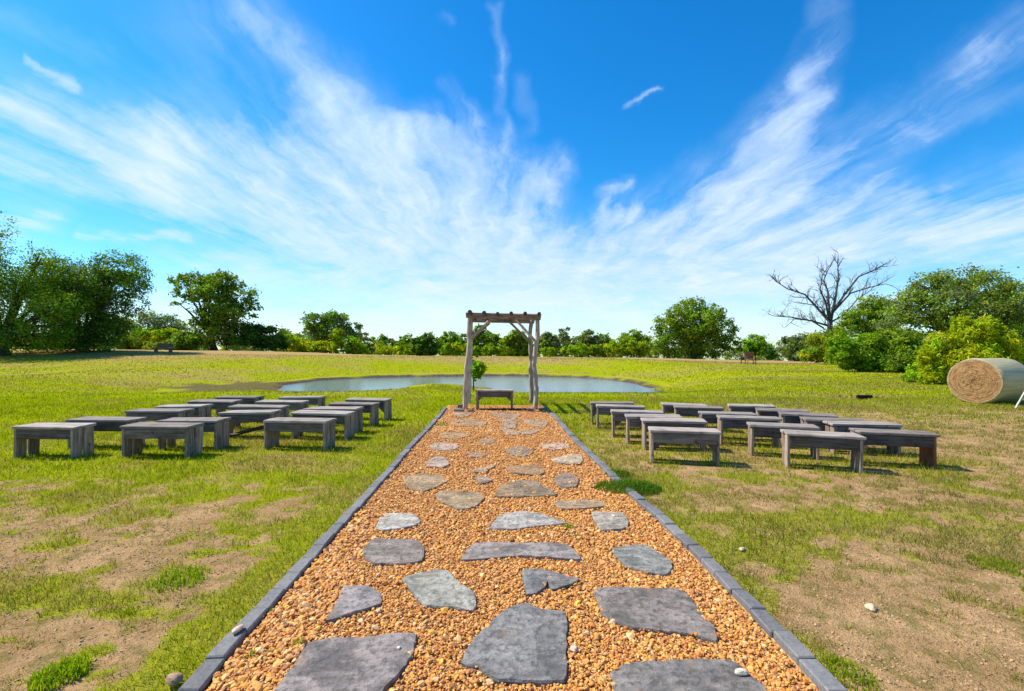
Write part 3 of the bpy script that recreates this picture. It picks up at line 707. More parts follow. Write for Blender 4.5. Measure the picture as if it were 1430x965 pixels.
# ------------------------------------------------------------------ benches
BH = .42
def make_bench(L, W, leg_mat='plank_leg', brace=False, end_brace=False, red=False):
    mb = bpy.data.objects.new('bench', None); C.objects.link(mb); mb.empty_display_size = .1
    t = .035
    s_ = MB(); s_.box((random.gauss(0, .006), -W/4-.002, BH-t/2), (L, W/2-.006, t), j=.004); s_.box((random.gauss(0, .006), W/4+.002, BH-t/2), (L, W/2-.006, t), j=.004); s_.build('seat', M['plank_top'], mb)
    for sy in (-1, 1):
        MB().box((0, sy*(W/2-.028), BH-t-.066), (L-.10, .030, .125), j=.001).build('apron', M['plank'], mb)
    for sx in (-1, 1):
        for sy in (-1, 1):
            lm = M['plank_red'] if (red and sx > 0) else M[leg_mat]
            x = sx*(L/2-.035); yq = sy*(W/4+.002)
            MB().box((0, 0, 0), (.036, W/2-.030, BH-t+.02), Matrix.Translation((x, yq, (BH-t)/2-.012))@Matrix.Rotation(random.gauss(0, .018), 4, 'Y')@Matrix.Rotation(random.gauss(0, .012), 4, 'X'), j=.004).build('leg', lm, mb)
            if end_brace:
                b_ = MB(); y2 = sy*(W/2-.05)
                b_.add([(x-sx*.02, y2-.012, BH-.165), (x-sx*.13, y2-.012, BH-.165), (x-sx*.02, y2-.012, BH-.27), (x-sx*.02, y2+.012, BH-.165), (x-sx*.13, y2+.012, BH-.165), (x-sx*.02, y2+.012, BH-.27)],
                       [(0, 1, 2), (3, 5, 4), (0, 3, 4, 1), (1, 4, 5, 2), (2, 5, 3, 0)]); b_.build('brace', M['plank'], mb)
    if brace:
        MB().tube([(L/2-.08, .02, .19), (-L/2+.1, -.02, .03)], [.03, .03], 4).build('diagonal_plank', M['plank'], mb)
    return mb
# bench rows from the photograph: seat front edge left x, right x, y at the left, y at the right
LB = [ # three columns on the left lawn, front to back
 ('nearest the gravel path', [(366,455,587,588.2),(404,484,576.5,577.5),(423.5,497,570.5,571.5),(457,520,563.5,564.5),(481,539,557.5,558.5)]),
 ('between the other two', [(166,262,595.5,595.5),(217,303,587.5,587.5),(304.6,379,576,576),(317,393,568,568),(356,422,561,561),(388,447,555,555)]),
 ('farthest from the path', [(15,102,596,596),(90,180,586.5,586.5),(172,252,574,574),(216,281,567.3,567.3),(260,325,560.3,560.3),(299,358,554.5,554.5)])]
RB = [
 ('nearest the gravel path', [(907,1008,600,603.5),(898,989,587,589),(874.4,954,581.2,583),(853.8,928,574.6,576),(832.3,901,566.8,568),(824.5,886,562.3,563.2)]),
 ('between the other two', [(1097,1209,605,610.5),(1047.7,1147,593,597.5),(1005,1092.7,582.5,585.4),(979,1057.5,576.6,579),(942,1011.5,568,570),(924.3,988,564.5,566)]),
 ('farthest from the path', [(1200,1312,602.7,606.5),(1163,1262,591,594),(1125,1215,585,588.5),(1091.5,1172,578,581),(1057,1131,571.5,574.5),(1019,1084.6,565.6,567.5)])]
ordw = ['first', 'second', 'third', 'fourth', 'fifth', 'sixth']
for side, cols in (('left', LB), ('right', RB)):
    for ci, (cn, rows) in enumerate(cols):
        for ri, (xa, xb, ya, yb) in enumerate(rows):
            A = np.array(P(xa, ya, BH)); B = np.array(P(xb, yb, BH)); L = float(np.linalg.norm(B-A)); ang = math.atan2(B[1]-A[1], B[0]-A[0])
            W = .34 if side == 'left' else .30
            mid = (A+B)/2+np.array([-math.sin(ang), math.cos(ang)])*W/2
            extra = dict(brace=(side == 'left' and ci == 1 and ri == 2), end_brace=((side == 'left' and ci == 0 and ri in (2, 4)) or (side == 'right' and ci == 0 and ri in (0, 3, 5))), red=(side == 'right' and ci == 2 and ri == 0))
            b = make_bench(L, W, **extra); b.location = (mid[0], mid[1], 0); b.rotation_euler = (random.uniform(-.01, .01), random.uniform(-.012, .012), ang)
            lab = 'grey plank bench, %s from the front in the %s lawn column %s' % (ordw[ri], side, cn)
            if extra['red']: lab = 'plank bench with a reddish right leg, front of the outermost column on the right'
            if extra['brace']: lab = 'grey plank bench with a diagonal plank under it, middle column of the left lawn'
            tag(b, lab, 'bench', 'rows of low plank benches on the lawn')

# ------------------------------------------------------------------ arbor
def log(pts, r0, r1, n=9, wob=.03, seg=14):
    a, b = Vector(pts[0]), Vector(pts[-1]); out = []; rad = []
    ctrl = [Vector(p) for p in pts]
    for i in range(seg+1):
        t = i/seg; k = t*(len(ctrl)-1); j = min(int(k), len(ctrl)-2); f = k-j; f = f*f*(3-2*f) if len(ctrl) > 2 else f
        p = ctrl[j].lerp(ctrl[j+1], f); e = 0 if i in (0, seg) else wob
        out.append(p+Vector((random.uniform(-e, e), random.uniform(-e, e), random.uniform(-e, e)*.3))); rad.append((r0+(r1-r0)*t)*random.uniform(.9, 1.1))
    return MB().tube(out, rad, n, .07)
ar = empty('wooden_arbor', (-.27, 11.1, 0), 'rustic cedar log arbor with corner braces standing at the end of the gravel path', 'arbor')
def loc(px, py, d): return ((px-715)/F*d+.27, d-11.1, H-(py-490)*d/F)
D1, D2 = 11.1, 12.45
log([loc(649, 573, D1), loc(651.5, 520, D1), loc(655, 480, D1), loc(655.5, 440, D1)], .060, .050, wob=.012).build('post', M['cedar'], ar, True)
log([loc(747, 573, D1), loc(749, 540, D1), loc(745.5, 510, D1), loc(750.5, 470, D1), loc(750, 441, D1)], .058, .05, wob=.012).build('post', M['cedar'], ar, True)
log([loc(655, 563, D2), loc(656, 500, D2), loc(658, 447, D2)], .06, .055, wob=.02).build('post', M['cedar'], ar, True)
log([loc(741, 563, D2), loc(742, 510, D2), loc(740.5, 480, D2), loc(741.5, 447, D2)], .062, .05, wob=.02).build('post', M['cedar'], ar, True)
MB().box((0, 0, 0), (1.78, .10, .13), Matrix.Translation(Vector(loc(703, 441.5, D1-.06)))@Matrix.Rotation(.022, 4, 'Y'), j=.012).build('beam', M['cedar_dark'], ar)
MB().box((0, 0, 0), (1.76, .10, .13), Matrix.Translation(Vector(loc(700, 447.5, D2)))@Matrix.Rotation(.01, 4, 'Y'), j=.012).build('beam', M['cedar_dark'], ar)
for k, (px, py) in enumerate(((656, 435.5), (676, 436.8), (695, 438), (714, 437.5), (733.5, 437.5), (753, 438.3))):
    a = Vector(loc(px, py, D1-.34)); b = Vector((a.x-.02, D2-11.1+.35, a.z-.055+.012*k)); 
    log([a, b], .048, .042, n=6, wob=.006, seg=5).build('rafter', M['cedar_depth'], ar)
log([loc(656, 473, D1), loc(687, 445, D1)], .036, .034, n=6, wob=.004, seg=5).build('corner_brace', M['cedar'], ar)
log([loc(747, 476, D1), loc(720, 446, D1)], .034, .032, n=6, wob=.004, seg=5).build('corner_brace', M['cedar'], ar)
log([loc(741, 479, D2), loc(712, 450, D2)], .034, .03, n=6, wob=.004, seg=5).build('corner_brace', M['cedar_dark'], ar)
log([loc(658, 474, D2), loc(684, 451, D2)], .03, .03, n=6, wob=.004, seg=5).build('corner_brace', M['cedar_dark'], ar)
for (px, py, sx, sy, h, lab) in ((641, 575, .24, .12, .06, 'dark block leaning at the outer foot of the left arbor post'), (657, 575.5, .16, .10, .05, 'dark block at the inner foot of the left arbor post'),
                                 (643, 570.5, .10, .12, .10, 'small dark block stacked behind the left arbor post foot'), (741, 575, .16, .1, .05, 'dark block at the inner foot of the right arbor post'),
                                 (758, 574, .20, .12, .08, 'dark block at the outer foot of the right arbor post')):
    x, y = P(px, py); o = MB().box((0, 0, h/2), (sx, sy, h), j=.012).build('foot_block', M['paver']); o.location = (x, y, .004); o.rotation_euler = (0, 0, random.uniform(-.3, .3)); tag(o, lab, 'stone block')
# the bench inside the arbor
ab = empty('bench', (*P(690.5, 572.5), 0), 'tall narrow bench with thin post legs inside the arbor', 'bench')
ab.location.y += .14; L = .90; hh = .47
MB().box((0, 0, hh-.02), (L, .30, .036), j=.002).build('seat', M['plank_top'], ab)
for sy in (-1, 1): MB().box((0, sy*.118, hh-.04-.065), (L-.10, .03, .128), j=.001).build('apron', M['plank'], ab)
for sx in (-1, 1):
    for sy in (-1, 1):
        MB().box((sx*(L/2-.04), sy*.10, (hh-.04)/2), (.05, .08, hh-.042), j=.002).build('leg', M['plank_leg'], ab)
        x = sx*(L/2-.07); y2 = sy*.118
        MB().add([(x, y2-.01, hh-.172), (x-sx*.10, y2-.01, hh-.172), (x, y2-.01, hh-.26), (x, y2+.01, hh-.172), (x-sx*.10, y2+.01, hh-.172), (x, y2+.01, hh-.26)], [(0, 1, 2), (3, 5, 4), (0, 3, 4, 1), (1, 4, 5, 2), (2, 5, 3, 0)]).build('brace', M['plank'], ab)

x, y = P(707, 574.5); o = MB().box((0, 0, .02), (1.22, .045, .04), j=.006).build('dark_strip', M['char']); o.location = (x, y+.12, .012); o.rotation_euler = (0, 0, .02); tag(o, 'thin dark strip lying across the path at the feet of the arbor bench', 'timber')  # thin dark strip on the ground along the line at the bench feet
# ------------------------------------------------------------------ hay bale, stick, log, far seats
R_ = .61
a_ = math.radians(70); ax = Vector((math.sin(a_), math.cos(a_), 0))
hb = empty('hay_bale', (12.35, 12.45, 0), 'big round hay bale in pale net wrap at the right edge of the field', 'hay bale')
hb.rotation_euler = (0, 0, math.atan2(ax.y, ax.x)); hb.location.z = 0
NS = 64; vs = []; fs = []; prof = [(0, .955), (.03, .985), (.10, 1.0), (.4, 1.0), (.8, 1.005), (1.2, 1.0), (1.37, .985), (1.4, .95)]
for (xx, rr) in prof:
    for k in range(NS):
        th = 2*math.pi*k/NS; r = R_*rr*(1+.012*math.sin(5*th+xx*4)+random.uniform(-.004, .004)); z = math.sin(th)*r+R_-.02
        vs.append((xx, math.cos(th)*r, max(z, -.01)))
for i in range(len(prof)-1):
    for k in range(NS): fs.append((i*NS+k, i*NS+(k+1) % NS, (i+1)*NS+(k+1) % NS, (i+1)*NS+k))
MB().add(vs, fs).build('net_wrap', M['wrap'], hb, True)
for xx, sg in ((.0, 1), (1.4, -1)):
    vs = [(0, 0, 0)]; fs = []; NR = 16
    for i in range(1, NR+1):
        for k in range(NS):
            th = 2*math.pi*k/NS; r = R_*.957*i/NR; ph_ = i*.9+th
            dx = (random.uniform(-.014, .014)-.02*(1-(i/NR)**2))*(0 if i == NR else 1)
            vs.append((sg*dx, math.cos(th)*r, max(math.sin(th)*r, -R_+.015)))
    for k in range(NS): fs.append((0, 1+k, 1+(k+1) % NS))
    for i in range(NR-1):
        for k in range(NS): fs.append((1+i*NS+k, 1+i*NS+(k+1) % NS, 1+(i+1)*NS+(k+1) % NS, 1+(i+1)*NS+k))
    o = MB().add(vs, fs).build('straw_end', M['straw'], hb, True); o.location = (xx, 0, R_-.02)
x, y = P(1418, 571); o = log([(0, 0, 0), (.42, .15, .45)], .022, .018, n=6, wob=.004, seg=5).build('stick', wood_mat('pale_stick', (.42,.38,.33), (.6,.55,.5)), None); o.location = (x, y, 0); tag(o, 'pale wooden stick leaning against the hay bale', 'stick')
x, y = P(1208, 558); o = empty('burnt_log', (x, y, 0), 'short dark charred log lying on the grass left of the hay bale', 'log')
log([(-.2, 0, .07), (.22, .05, .08)], .065, .05, n=8, wob=.01, seg=6).build('trunk', M['char'], o); log([(-.17, .02, .07), (-.24, -.04, .13)], .03, .02, n=6, wob=.0, seg=3).build('stub', M['char'], o)
# reddish chair far right
dch = 41.; x = (1048-715)/F*dch; z = zt(x, dch)
ch = empty('garden_chair', (x, dch, z), 'small reddish wooden chair alone on the far grass at right', 'chair')
MB().box((0, 0, .42), (.75, .5, .05)).build('seat', M['red_wood'], ch); MB().box((0, .25, .75), (.75, .05, .55)).build('backrest', M['red_wood'], ch)
for sx in (-1, 1):
    for sy in (-1, 1): MB().box((sx*.35, sy*.22, .2), (.06, .06, .4)).build('leg', M['red_wood'], ch)
    MB().box((sx*.37, 0, .62), (.06, .5, .04)).build('armrest', M['red_wood'], ch)
x = (1035-715)/F*dch; o = MB().box((0, 0, .35), (.07, .07, .7)).build('wooden_post', M['dead']); o.location = (x, dch, zt(x, dch)); tag(o, 'short thin wooden post left of the far reddish chair', 'post')
db = 46.; x = (228-715)/F*db; z = zt(x, db)
fb = empty('garden_bench', (x, db, z), 'grey garden bench on the far grass in front of the yellow green bushes', 'bench')
MB().box((0, 0, .4), (1.6, .5, .05)).build('seat', M['plank'], fb); MB().box((0, .24, .68), (1.6, .05, .4)).build('backrest', M['plank'], fb)
for sx in (-1, 1): MB().box((sx*.72, 0, .19), (.07, .45, .38)).build('leg', M['plank'], fb)

# ------------------------------------------------------------------ trees and bushes
PAL = {'dark': (.060, .130, .020), 'deep': (.135, .225, .022), 'mid': (.18, .275, .018), 'olive': (.19, .255, .030), 'bright': (.26, .34, .012), 'yellow': (.42, .42, .012), 'grey': (.16, .205, .09), 'fresh': (.17, .31, .010)}
def foliage(lobes, n, leaf, colr, spread=.30, nclump=None, droop=0., flat=.75, mixc=None, streak_=1.0):
    """lobes: world (cx,cy,cz,rx,ry,rz). returns arrays"""
    lob = np.array(lobes); area = (lob[:, 3]*lob[:, 5])**.8; pr = area/area.sum()
    ncl = nclump or max(16, int(n/45))
    li = rng.choice(len(lob), ncl, p=pr); L = lob[li]
    d = rng.normal(size=(ncl, 3)); d /= np.linalg.norm(d, axis=1)[:, None]; rad = rng.uniform(.35, 1.0, ncl)**.6
    cen = L[:, :3]+d*L[:, 3:6]*rad[:, None]
    csz = spread*np.mean(L[:, 3:6], 1)*rng.uniform(.5, 1.25, ncl)
    ci = rng.choice(ncl, n, p=csz**1.5/np.sum(csz**1.5)); g = rng.normal(size=(n, 3)); g[:, 2] *= flat
    pos = cen[ci]+g*csz[ci][:, None]*.55; pos[:, 2] -= droop*np.abs(rng.normal(size=n))*csz[ci]
    nrm = d[ci]*.8+rng.normal(size=(n, 3))*.75+np.array([0, 0, .45]); nrm /= np.linalg.norm(nrm, axis=1)[:, None]
    t1 = np.cross(nrm, rng.normal(size=(n, 3))); t1 /= np.linalg.norm(t1, axis=1)[:, None]+1e-9; t2 = np.cross(nrm, t1)
    s = leaf*rng.uniform(.6, 1.35, (n, 1))
    V = np.stack([pos-t1*s*.5*streak_, pos+t2*s*.32-t1*s*.05, pos+t1*s*.5*streak_, pos-t2*s*.32+t1*s*.05], 1).reshape(-1, 3)
    Fc = 4*np.arange(n)[:, None]+np.array([0, 1, 2, 3])
    cc = np.array(PAL[colr])*rng.uniform(.6, 1.6, (ncl, 1))[ci]*rng.uniform(.7, 1.35, (n, 1))
    hue = rng.uniform(-.16, .22, (ncl, 1))[ci]; cc = cc*np.concatenate([1+hue, np.ones_like(hue), 1-hue*.5], 1)
    if mixc:
        k = (rng.random(ncl) < .35)[ci]; cc[k] = np.array(PAL[mixc])*rng.uniform(.7, 1.3, (k.sum(), 1))
    return V, Fc, np.repeat(cc, 4, 0)
def plant(name, label, cat, bpx, d, lobes, colr, n, leaf=None, group=None, trunk=True, mixc=None, tr=.35, spread=.30, depth=.9, droop=0., streak_=1., core=True):
    """lobes in photo pixels at distance d (x, y, rx, ry); ground height from the terrain"""
    bx = (bpx-715)/F*d; bz = zt(bx, d); s = d/F
    wl = []
    for i, (px, py, rx, ry) in enumerate(lobes):
        dy = random.uniform(-.45, .45)*rx*s*depth
        wl.append(((px-715)*s-bx, dy, H-(py-490)*s-bz, rx*s*.92, max(rx, ry)*s*depth, ry*s*.92))
    wl = [(a, b, max(c, f*.35), dd_, e, f) for (a, b, c, dd_, e, f) in wl]
    root = empty(name, (bx, d, bz), label, cat, group)
    leaf = leaf or .0042*d+.02
    V, Fc, cc = foliage(wl, n, leaf, colr, spread=spread, mixc=mixc, droop=droop, streak_=streak_)
    V[:, 2] = np.maximum(V[:, 2], .02+rng.random(len(V))*.1)
    mesh_np('crown' if trunk else 'foliage', V, Fc, M['leaf'], root, cc)
    mb = MB(); top = max(w_[2] for w_ in wl); low = min(w_[2] for w_ in wl)
    if trunk:
        fork = Vector((wl[0][0]*.15, 0, max(.9, min(low, top*.35)))); r0 = tr*max(.5, top/9)
        mb.tube([(0, 0, -.15), (fork.x*.4, .02, fork.z*.4), tuple(fork)], [r0*1.35, r0, r0*.85], 9, .06)
    else: fork = Vector((0, 0, .1)); r0 = .06
    for (a, b, c, *_r) in wl:
        e = Vector((a, b, c)); mid = fork.lerp(e, .5)+Vector((random.uniform(-.1, .1), random.uniform(-.1, .1), .12))*(e-fork).length
        mb.tube([tuple(fork), tuple(fork.lerp(mid, .6)), tuple(mid), tuple(e)], [r0*.6, r0*.42, r0*.3, r0*.08], 6, .05)
        for q in range(4):
            st_ = mid.lerp(e, random.uniform(0, .9)); dv = Vector((random.gauss(0, 1)*_r[0], random.gauss(0, 1)*_r[1], random.gauss(.3, .7)*_r[2]))*.55
            mb.tube([tuple(st_), tuple(st_+dv*.5+Vector((0, 0, .05))), tuple(st_+dv)], [r0*.16, r0*.1, r0*.03], 4)
    mb.build('trunk' if trunk else 'stem', M['bark'], root)
    return root

plant('oak_tree', 'biggest dark oak, cut off by the left edge of the view', 'tree', 2, 42, [(-2,318,24,26),(-50,335,50,48),(18,372,52,36),(52,392,36,34),(70,440,42,34),(50,470,40,20),(12,388,58,42),(-60,420,70,60),(30,425,58,48),(62,362,20,16),(15,462,42,24),(80,455,38,30),(-30,470,50,22),(-110,400,60,60),(-100,460,60,30),(48,352,22,18),(95,430,34,26),(30,484,50,12)], 'deep', 52000, .18, mixc='mid', tr=.42)
plant('oak_tree', 'broad oak with a leaning right crown next to the biggest oak, spreading to the ground', 'tree', 118, 46, [(100,380,30,20),(75,372,22,12),(158,374,34,26),(186,392,24,24),(182,425,18,20),(130,408,40,36),(115,448,52,36),(152,458,26,26),(70,405,28,28),(95,474,40,16),(150,405,34,30),(60,478,34,14),(135,484,34,12),(88,408,34,26)], 'deep', 52000, .19, mixc='dark')
plant('oak_tree', 'dark free standing oak with an open crown, right of the yellow green bushes', 'tree', 300, 60, [(248,392,18,10),(278,390,26,13),(308,392,26,15),(335,412,22,17),(352,432,14,14),(300,412,28,22),(262,408,18,12),(318,436,32,24),(290,440,20,22),(244,421,11,6),(302,462,32,24),(330,466,24,20)], 'deep', 20000, .30, mixc='olive', spread=.27)
plant('dark_bush', 'dark bush filling in below the right side of the free standing oak', 'bush', 372, 60, [(372,472,26,18),(352,468,22,20),(385,478,16,12)], 'dark', 7000, .3, trunk=False)
plant('dark_bush', 'dark low bush at the left foot of the free standing oak', 'bush', 268, 60, [(268,476,20,14),(250,481,16,9)], 'deep', 4500, .3, trunk=False, mixc='olive')
plant('yellow_green_bush', 'bright yellow green bush right of the broad oak, behind the grey bench', 'bush', 212, 62, [(205,470,24,12),(225,472,18,12),(190,475,20,9),(232,466,10,9)], 'yellow', 5500, .3, trunk=False, mixc='fresh')
plant('yellow_green_bush', 'smaller yellow green bush against the left foot of the free standing oak', 'bush', 246, 63, [(243,470,14,12),(172,474,14,10)][:1], 'bright', 2500, .3, trunk=False)
plant('low_bush', 'dark green bush between the broad oak and the grey bench', 'bush', 178, 58, [(178,476,18,12),(195,482,20,7),(230,483,26,6)], 'olive', 4000, .28, trunk=False)
GT = 'distant trees along the horizon'
def far(px, top, halfw, d, colr, label, n=1500, name='distant_tree', mixc=None, base=496):
    hpx = base-top; halfw *= 1.4
    lobes = [(px, top+hpx*.26, halfw*.55, hpx*.28), (px-halfw*.5, top+hpx*.48, halfw*.5, hpx*.30), (px+halfw*.5, top+hpx*.46, halfw*.5, hpx*.28), (px-halfw*.4, top+hpx*.76, halfw*.6, hpx*.24), (px+halfw*.4, top+hpx*.78, halfw*.6, hpx*.22)]
    return plant(name, label, 'tree', px, d, lobes, colr, int(n*3.6), .0046*d, GT, mixc=mixc, tr=.2, spread=.34)
far(200, 434, 26, 150, 'grey', 'grey green distant tree showing above the bushes right of the broad oak', 1800)
far(238, 440, 24, 155, 'grey', 'grey green distant tree just left of the free standing oak, above the bushes', 1600)
far(405, 457, 20, 150, 'olive', 'brownish distant tree behind the yellow green bushes right of the dark bush', 1200)
plant('broad_tree', 'round dark green tree between the free standing oak and the arbor, above bright bushes', 'tree', 462, 75, [(445,452,20,14),(470,447,22,12),(490,460,14,14),(462,466,28,16),(432,462,12,12)], 'deep', 9000, .36, mixc='grey')
plant('yellow_green_bush', 'long low yellow green thicket in front of the round dark green tree', 'bush', 430, 66, [(412,480,16,11),(432,485,20,8),(452,484,16,9),(405,474,10,8)], 'bright', 5000, .3, trunk=False, mixc='yellow')
plant('young_tree', 'bright green slender young tree left of its wider twin', 'tree', 469, 64, [(469,468,9,12),(470,482,12,12)], 'bright', 2500, .28, tr=.15)
plant('young_tree', 'bright green wider young tree at the right end of the thicket', 'tree', 492, 64, [(490,477,13,9),(497,487,16,9),(484,487,10,8)], 'fresh', 3500, .28, mixc='bright', tr=.15)
far(507, 464, 12, 110, 'grey', 'small grey green distant tree just right of the young trees', 900)
far(530, 468, 14, 190, 'deep', 'tiny dark distant tree halfway between young trees and the cedar, left one', 700)
far(551, 471, 13, 195, 'grey', 'tiny grey distant tree halfway between young trees and the cedar, right one', 700)
far(565, 469, 10, 190, 'mid', 'tiny green distant tree touching the left side of the cedar', 600)
plant('grassy_thicket', 'low pale yellow green brush on the horizon left of the cedar', 'bush', 545, 120, [(530,487,24,7),(560,488,22,6),(510,489,16,6)], 'bright', 3000, .45, trunk=False, mixc='yellow')
plant('cedar_tree', 'dense round dark cedar standing alone left of the arbor', 'tree', 594, 54, [(594,474,14,12),(585,483,13,13),(604,483,12,13),(594,490,20,11)], 'dark', 8500, .24, mixc='mid', spread=.25, tr=.2)
far(628, 462, 13, 120, 'mid', 'dark topped distant tree between the cedar and the arbor', 1200)
plant('bright_bush', 'bright bush at the foot of the tree between cedar and arbor', 'bush', 632, 72, [(624,487,10,9),(640,487,11,10)], 'fresh', 2600, .3, trunk=False, mixc='yellow')
far(648, 466, 10, 125, 'grey', 'grey distant tree partly hidden by the left arbor post', 900)
far(671, 455, 14, 95, 'deep', 'tall dark tree seen through the upper left of the arbor', 1800)
far(690, 466, 13, 100, 'mid', 'sloping green tree seen through the middle of the arbor', 1300)
plant('bright_bush', 'bright low bush seen through the arbor above the far bank', 'bush', 685, 80, [(668,489,11,7),(684,489,12,8),(700,490,10,8)], 'bright', 3000, .32, trunk=False, mixc='mid')
far(722, 461, 18, 85, 'olive', 'rounded yellow green tree seen through the right half of the arbor', 2600, mixc='bright')
far(766, 465, 13, 105, 'olive', 'green tree just right of the right arbor post', 1300, mixc='grey')
far(790, 455, 11, 120, 'grey', 'thin grey bare looking tree right of the arbor', 600)
far(822, 462, 17, 100, 'grey', 'grey green tree in the middle between the arbor and the giant round oak', 1700, mixc='olive')
far(842, 467, 16, 104, 'deep', 'dark green tree right of the grey green one behind the far bank', 1400)
plant('bright_bush', 'bright bush under the thin grey tree right of the arbor', 'bush', 790, 78, [(765,491,12,7),(795,490,14,7),(815,488,11,9)], 'bright', 3200, .32, trunk=False, mixc='fresh')
far(885, 461, 18, 88, 'mid', 'green tree leaning on the left flank of the giant round oak', 2000)
plant('bright_bush', 'wide yellow green bush at the left foot of the giant round oak', 'bush', 880, 70, [(855,486,12,10),(875,484,15,12),(898,486,14,11)], 'bright', 5000, .3, trunk=False, mixc='olive')
plant('oak_tree', 'giant round oak standing on the far bank right of the arbor', 'tree', 968, 62, [(968,428,24,15),(945,440,20,18),(992,440,22,17),(930,458,22,20),(968,455,36,26),(1008,458,20,18),(1020,478,16,18),(945,480,36,20),(990,480,36,22),(915,485,14,14)], 'mid', 24000, .29, mixc='olive', spread=.27)
plant('round_tree', 'small round bright green tree right of the giant round oak', 'tree', 1055, 66, [(1055,478,16,12),(1048,487,14,11),(1064,488,13,11)], 'fresh', 4500, .28, mixc='mid', tr=.2)
plant('dark_bush', 'narrow dark bush between the small round tree and the grey tree', 'bush', 1078, 64, [(1078,494,8,9)], 'dark', 1200, .28, trunk=False)
plant('grey_tree', 'grey green scrubby tree left of the dead tree foot', 'tree', 1110, 56, [(1100,484,16,14),(1122,480,18,14),(1112,494,22,11)], 'grey', 6000, .25, mixc='mid', tr=.2)
# right-hand thicket
plant('leafy_bush', 'green leafy bush around the foot of the dead tree', 'bush', 1160, 47, [(1148,478,18,18),(1165,470,16,16),(1160,494,26,12),(1140,498,12,10)], 'mid', 8000, .2, trunk=False, mixc='olive')
plant('scrub_tree', 'bushy green tree with reaching twigs right of the dead tree', 'tree', 1215, 41, [(1215,425,20,14),(1198,445,24,18),(1232,438,20,16),(1182,460,18,16),(1222,458,26,16)], 'mid', 13000, .18, mixc='olive')
plant('leafy_bush', 'fresh green bush low in front of the scrub tree', 'bush', 1200, 31, [(1170,480,18,16),(1215,478,18,16),(1192,493,26,18),(1222,500,22,16),(1168,500,18,12),(1205,510,28,9)], 'mid', 15000, .15, trunk=False, mixc='fresh')
plant('spreading_tree', 'large spreading tree with silvery green crown behind the hay bale', 'tree', 1330, 33, [(1345,390,42,18),(1300,402,34,22),(1385,400,40,24),(1420,420,40,32),(1275,430,34,26),(1320,430,46,30),(1372,440,46,34),(1250,448,32,22),(1290,455,30,20),(1262,424,24,18),(1440,460,34,34),(1400,470,34,28),(1470,430,40,40)], 'olive', 42000, .165, mixc='grey', spread=.26, tr=.45)
plant('dark_bush', 'dark twiggy undergrowth beneath the spreading tree', 'bush', 1265, 30, [(1262,503,28,18),(1290,500,24,24),(1240,510,18,12),(1310,510,22,20)], 'deep', 12000, .15, trunk=False, mixc='mid')
vm = plant('vine_mound', 'drooping yellow green vine covered mound just left of and behind the hay bale', 'bush', 1345, 19.5, [(1322,478,22,18),(1358,462,26,20),(1308,508,20,18),(1345,500,36,26),(1392,478,26,26),(1296,524,14,12),(1320,528,22,10),(1410,505,22,24),(1292,496,8,14),(1340,446,12,10),(1382,448,12,8),(1372,496,20,20)], 'bright', 52000, .07, trunk=False, mixc='yellow', droop=1.8, streak_=2.6, spread=.24)
plant('leafy_bush', 'low green bush at the right edge of the view behind the bale', 'bush', 1425, 25, [(1420,500,26,16),(1450,500,26,20)], 'mid', 5000, .14, trunk=False)
plant('sapling', 'small bright green sapling on the pond shore seen just right of the left arbor post', 'small tree', 661, 19.0, [(663,504,8,8),(670,514,10,10),(660,518,8,10),(668,526,8,8)], 'fresh', 2600, .10, mixc='yellow', tr=.05)
for (px, d, top, hw, lab) in ((1150, 95, 480, 30, 'dim green tree behind the foot of the dead tree'), (1230, 80, 470, 34, 'dim green tree glimpsed under the scrub tree')):
    far(px, top, hw, d, 'mid', lab, 1800)
plant('leafy_bush', 'tall leafy bush between the scrub tree and the spreading tree', 'bush', 1252, 31, [(1245,478,26,20),(1272,480,24,20),(1255,498,30,18)], 'mid', 14000, .16, trunk=False, mixc='olive')
plant('weedy_bush', 'straw and green weedy bush at the left foot of the dead tree', 'bush', 1140, 44, [(1138,480,14,20),(1150,492,16,14),(1128,497,12,9)], 'olive', 7000, .18, trunk=False, mixc='yellow')
plant('leafy_bush', 'low bright bush against the lower left of the yellow green vine mound', 'bush', 1292, 21, [(1290,520,20,14),(1275,527,16,10),(1308,530,16,9)], 'fresh', 9000, .11, trunk=False, mixc='olive')
plant('bright_bush', 'long pale green thicket under the skyline left of the giant round oak', 'bush', 845, 92, [(800+i*9, 488+random.uniform(-2, 3), 9, 8) for i in range(9)], 'bright', 6000, .4, trunk=False, mixc='mid')
plant('bright_bush', 'long pale green thicket behind the cedar', 'bush', 600, 96, [(556+i*10, 489+random.uniform(-2, 3), 9, 7) for i in range(10)], 'bright', 6000, .4, trunk=False, mixc='fresh')
# wooded skyline that closes the gaps far away
def woods():
    x = []; s = d0 = 330.
    L = []
    for i in range(150):
        a = -1.5+3.0*i/149; terr0 = zt(a*d0, d0); L.append((a*d0+random.uniform(-2, 2), d0+random.uniform(-15, 40), terr0+random.uniform(-1., 5.), 10, 6, random.uniform(7., 10.5)))
    V, Fc, cc = foliage(L, 85000, 1.9, 'grey', nclump=3200, mixc='olive'); return mesh_np('far_woods', V, Fc, M['leaf'], None, cc)
o = woods(); o['kind'] = 'stuff'; tag(o, 'low grey green line of far woods along the horizon', 'woods')

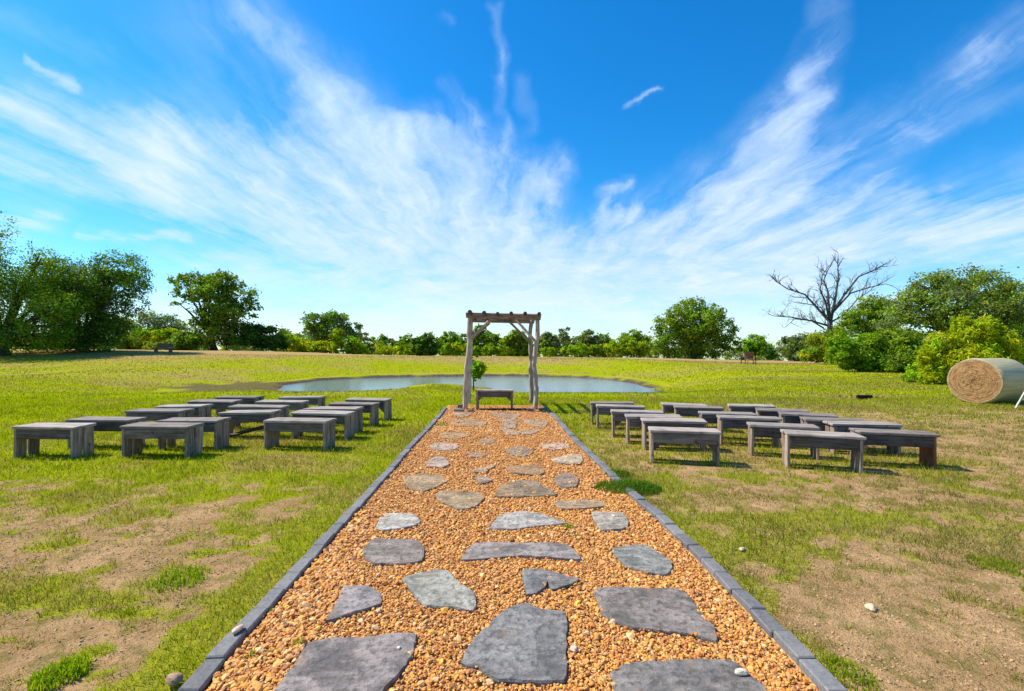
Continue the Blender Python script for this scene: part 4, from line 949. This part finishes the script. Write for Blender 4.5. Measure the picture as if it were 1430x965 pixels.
# dead tree
dt = empty('dead_tree', ((1160-715)/F*47, 47, zt((1160-715)/F*47, 47)), 'bare leafless dead tree with spreading grey branches above the bushes', 'tree')
def dl(px, py, dy=0.): return Vector(((px-1160)/F*47, dy, H-(py-490)/F*47-dt.location.z))
mbt = MB(); mbb = MB()
mbt.tube([dl(1160, 508), dl(1160.5, 475, .1), dl(1159, 448)], [.36, .28, .25], 10, .05)
def twig(mb, p, d, L, r, depth):
    pts = [p]; q = p.copy(); dd = d.copy()
    for i in range(3):
        dd = (dd+Vector((random.gauss(0, .22), random.gauss(0, .22), random.gauss(.08, .2)))).normalized(); q = q+dd*L/3; pts.append(q.copy())
    mb.tube([tuple(a) for a in pts], [r, r*.75, r*.5, r*.25], 5)
    if depth > 0:
        for i in range(random.randint(2, 3)):
            k = random.randint(1, 3); nd = (dd+Vector((random.gauss(0, .7), random.gauss(0, .6), random.gauss(.15, .5)))).normalized()
            twig(mb, pts[k], nd, L*random.uniform(.5, .75), r*.5, depth-1)
limbs = [([(1159,450),(1147,432),(1131,410),(1109,401),(1098,391)], .13), ([(1158,446),(1151,421),(1142,405),(1144,386)], .11), ([(1160,448),(1171,413),(1179,386),(1182,364)], .15),
         ([(1163,436),(1179,413),(1201,386),(1222,377),(1236,371)], .12), ([(1165,434),(1185,410),(1210,402),(1228,398)], .10), ([(1157,455),(1139,448),(1112,442),(1092,440)], .11),
         ([(1150,458),(1130,448),(1104,446),(1092,455)], .08), ([(1159,445),(1157,407),(1152,391),(1160,374)], .11), ([(1160,450),(1175,440),(1188,420),(1196,412)], .09), ([(1158,450),(1148,430),(1134,425),(1118,423)], .08)]
for pts, r in limbs:
    n = len(pts); oy = random.uniform(-1.6, 1.6); W_ = [dl(a, b, oy*i/(n-1)) for i, (a, b) in enumerate(pts)]
    rad = [r*(1-.72*i/(n-1)) for i in range(n)]
    mbb.tube([tuple(p) for p in W_], rad, 7, .05)
    for i in range(1, n):
        for q in range(4):
            a = W_[i-1].lerp(W_[i], random.random()); dr = (W_[i]-W_[i-1]).normalized()
            twig(mbb, a, (dr+Vector((random.gauss(0, .55), random.gauss(0, .5), random.gauss(.35, .4)))).normalized(), random.uniform(.7, 1.5), r*.36, 2)
    twig(mbb, W_[-1], (W_[-1]-W_[-2]).normalized(), 1.1, r*.36, 2)
mbt.build('trunk', M['dead'], dt, True); mbb.build('branches', M['dead'], dt)
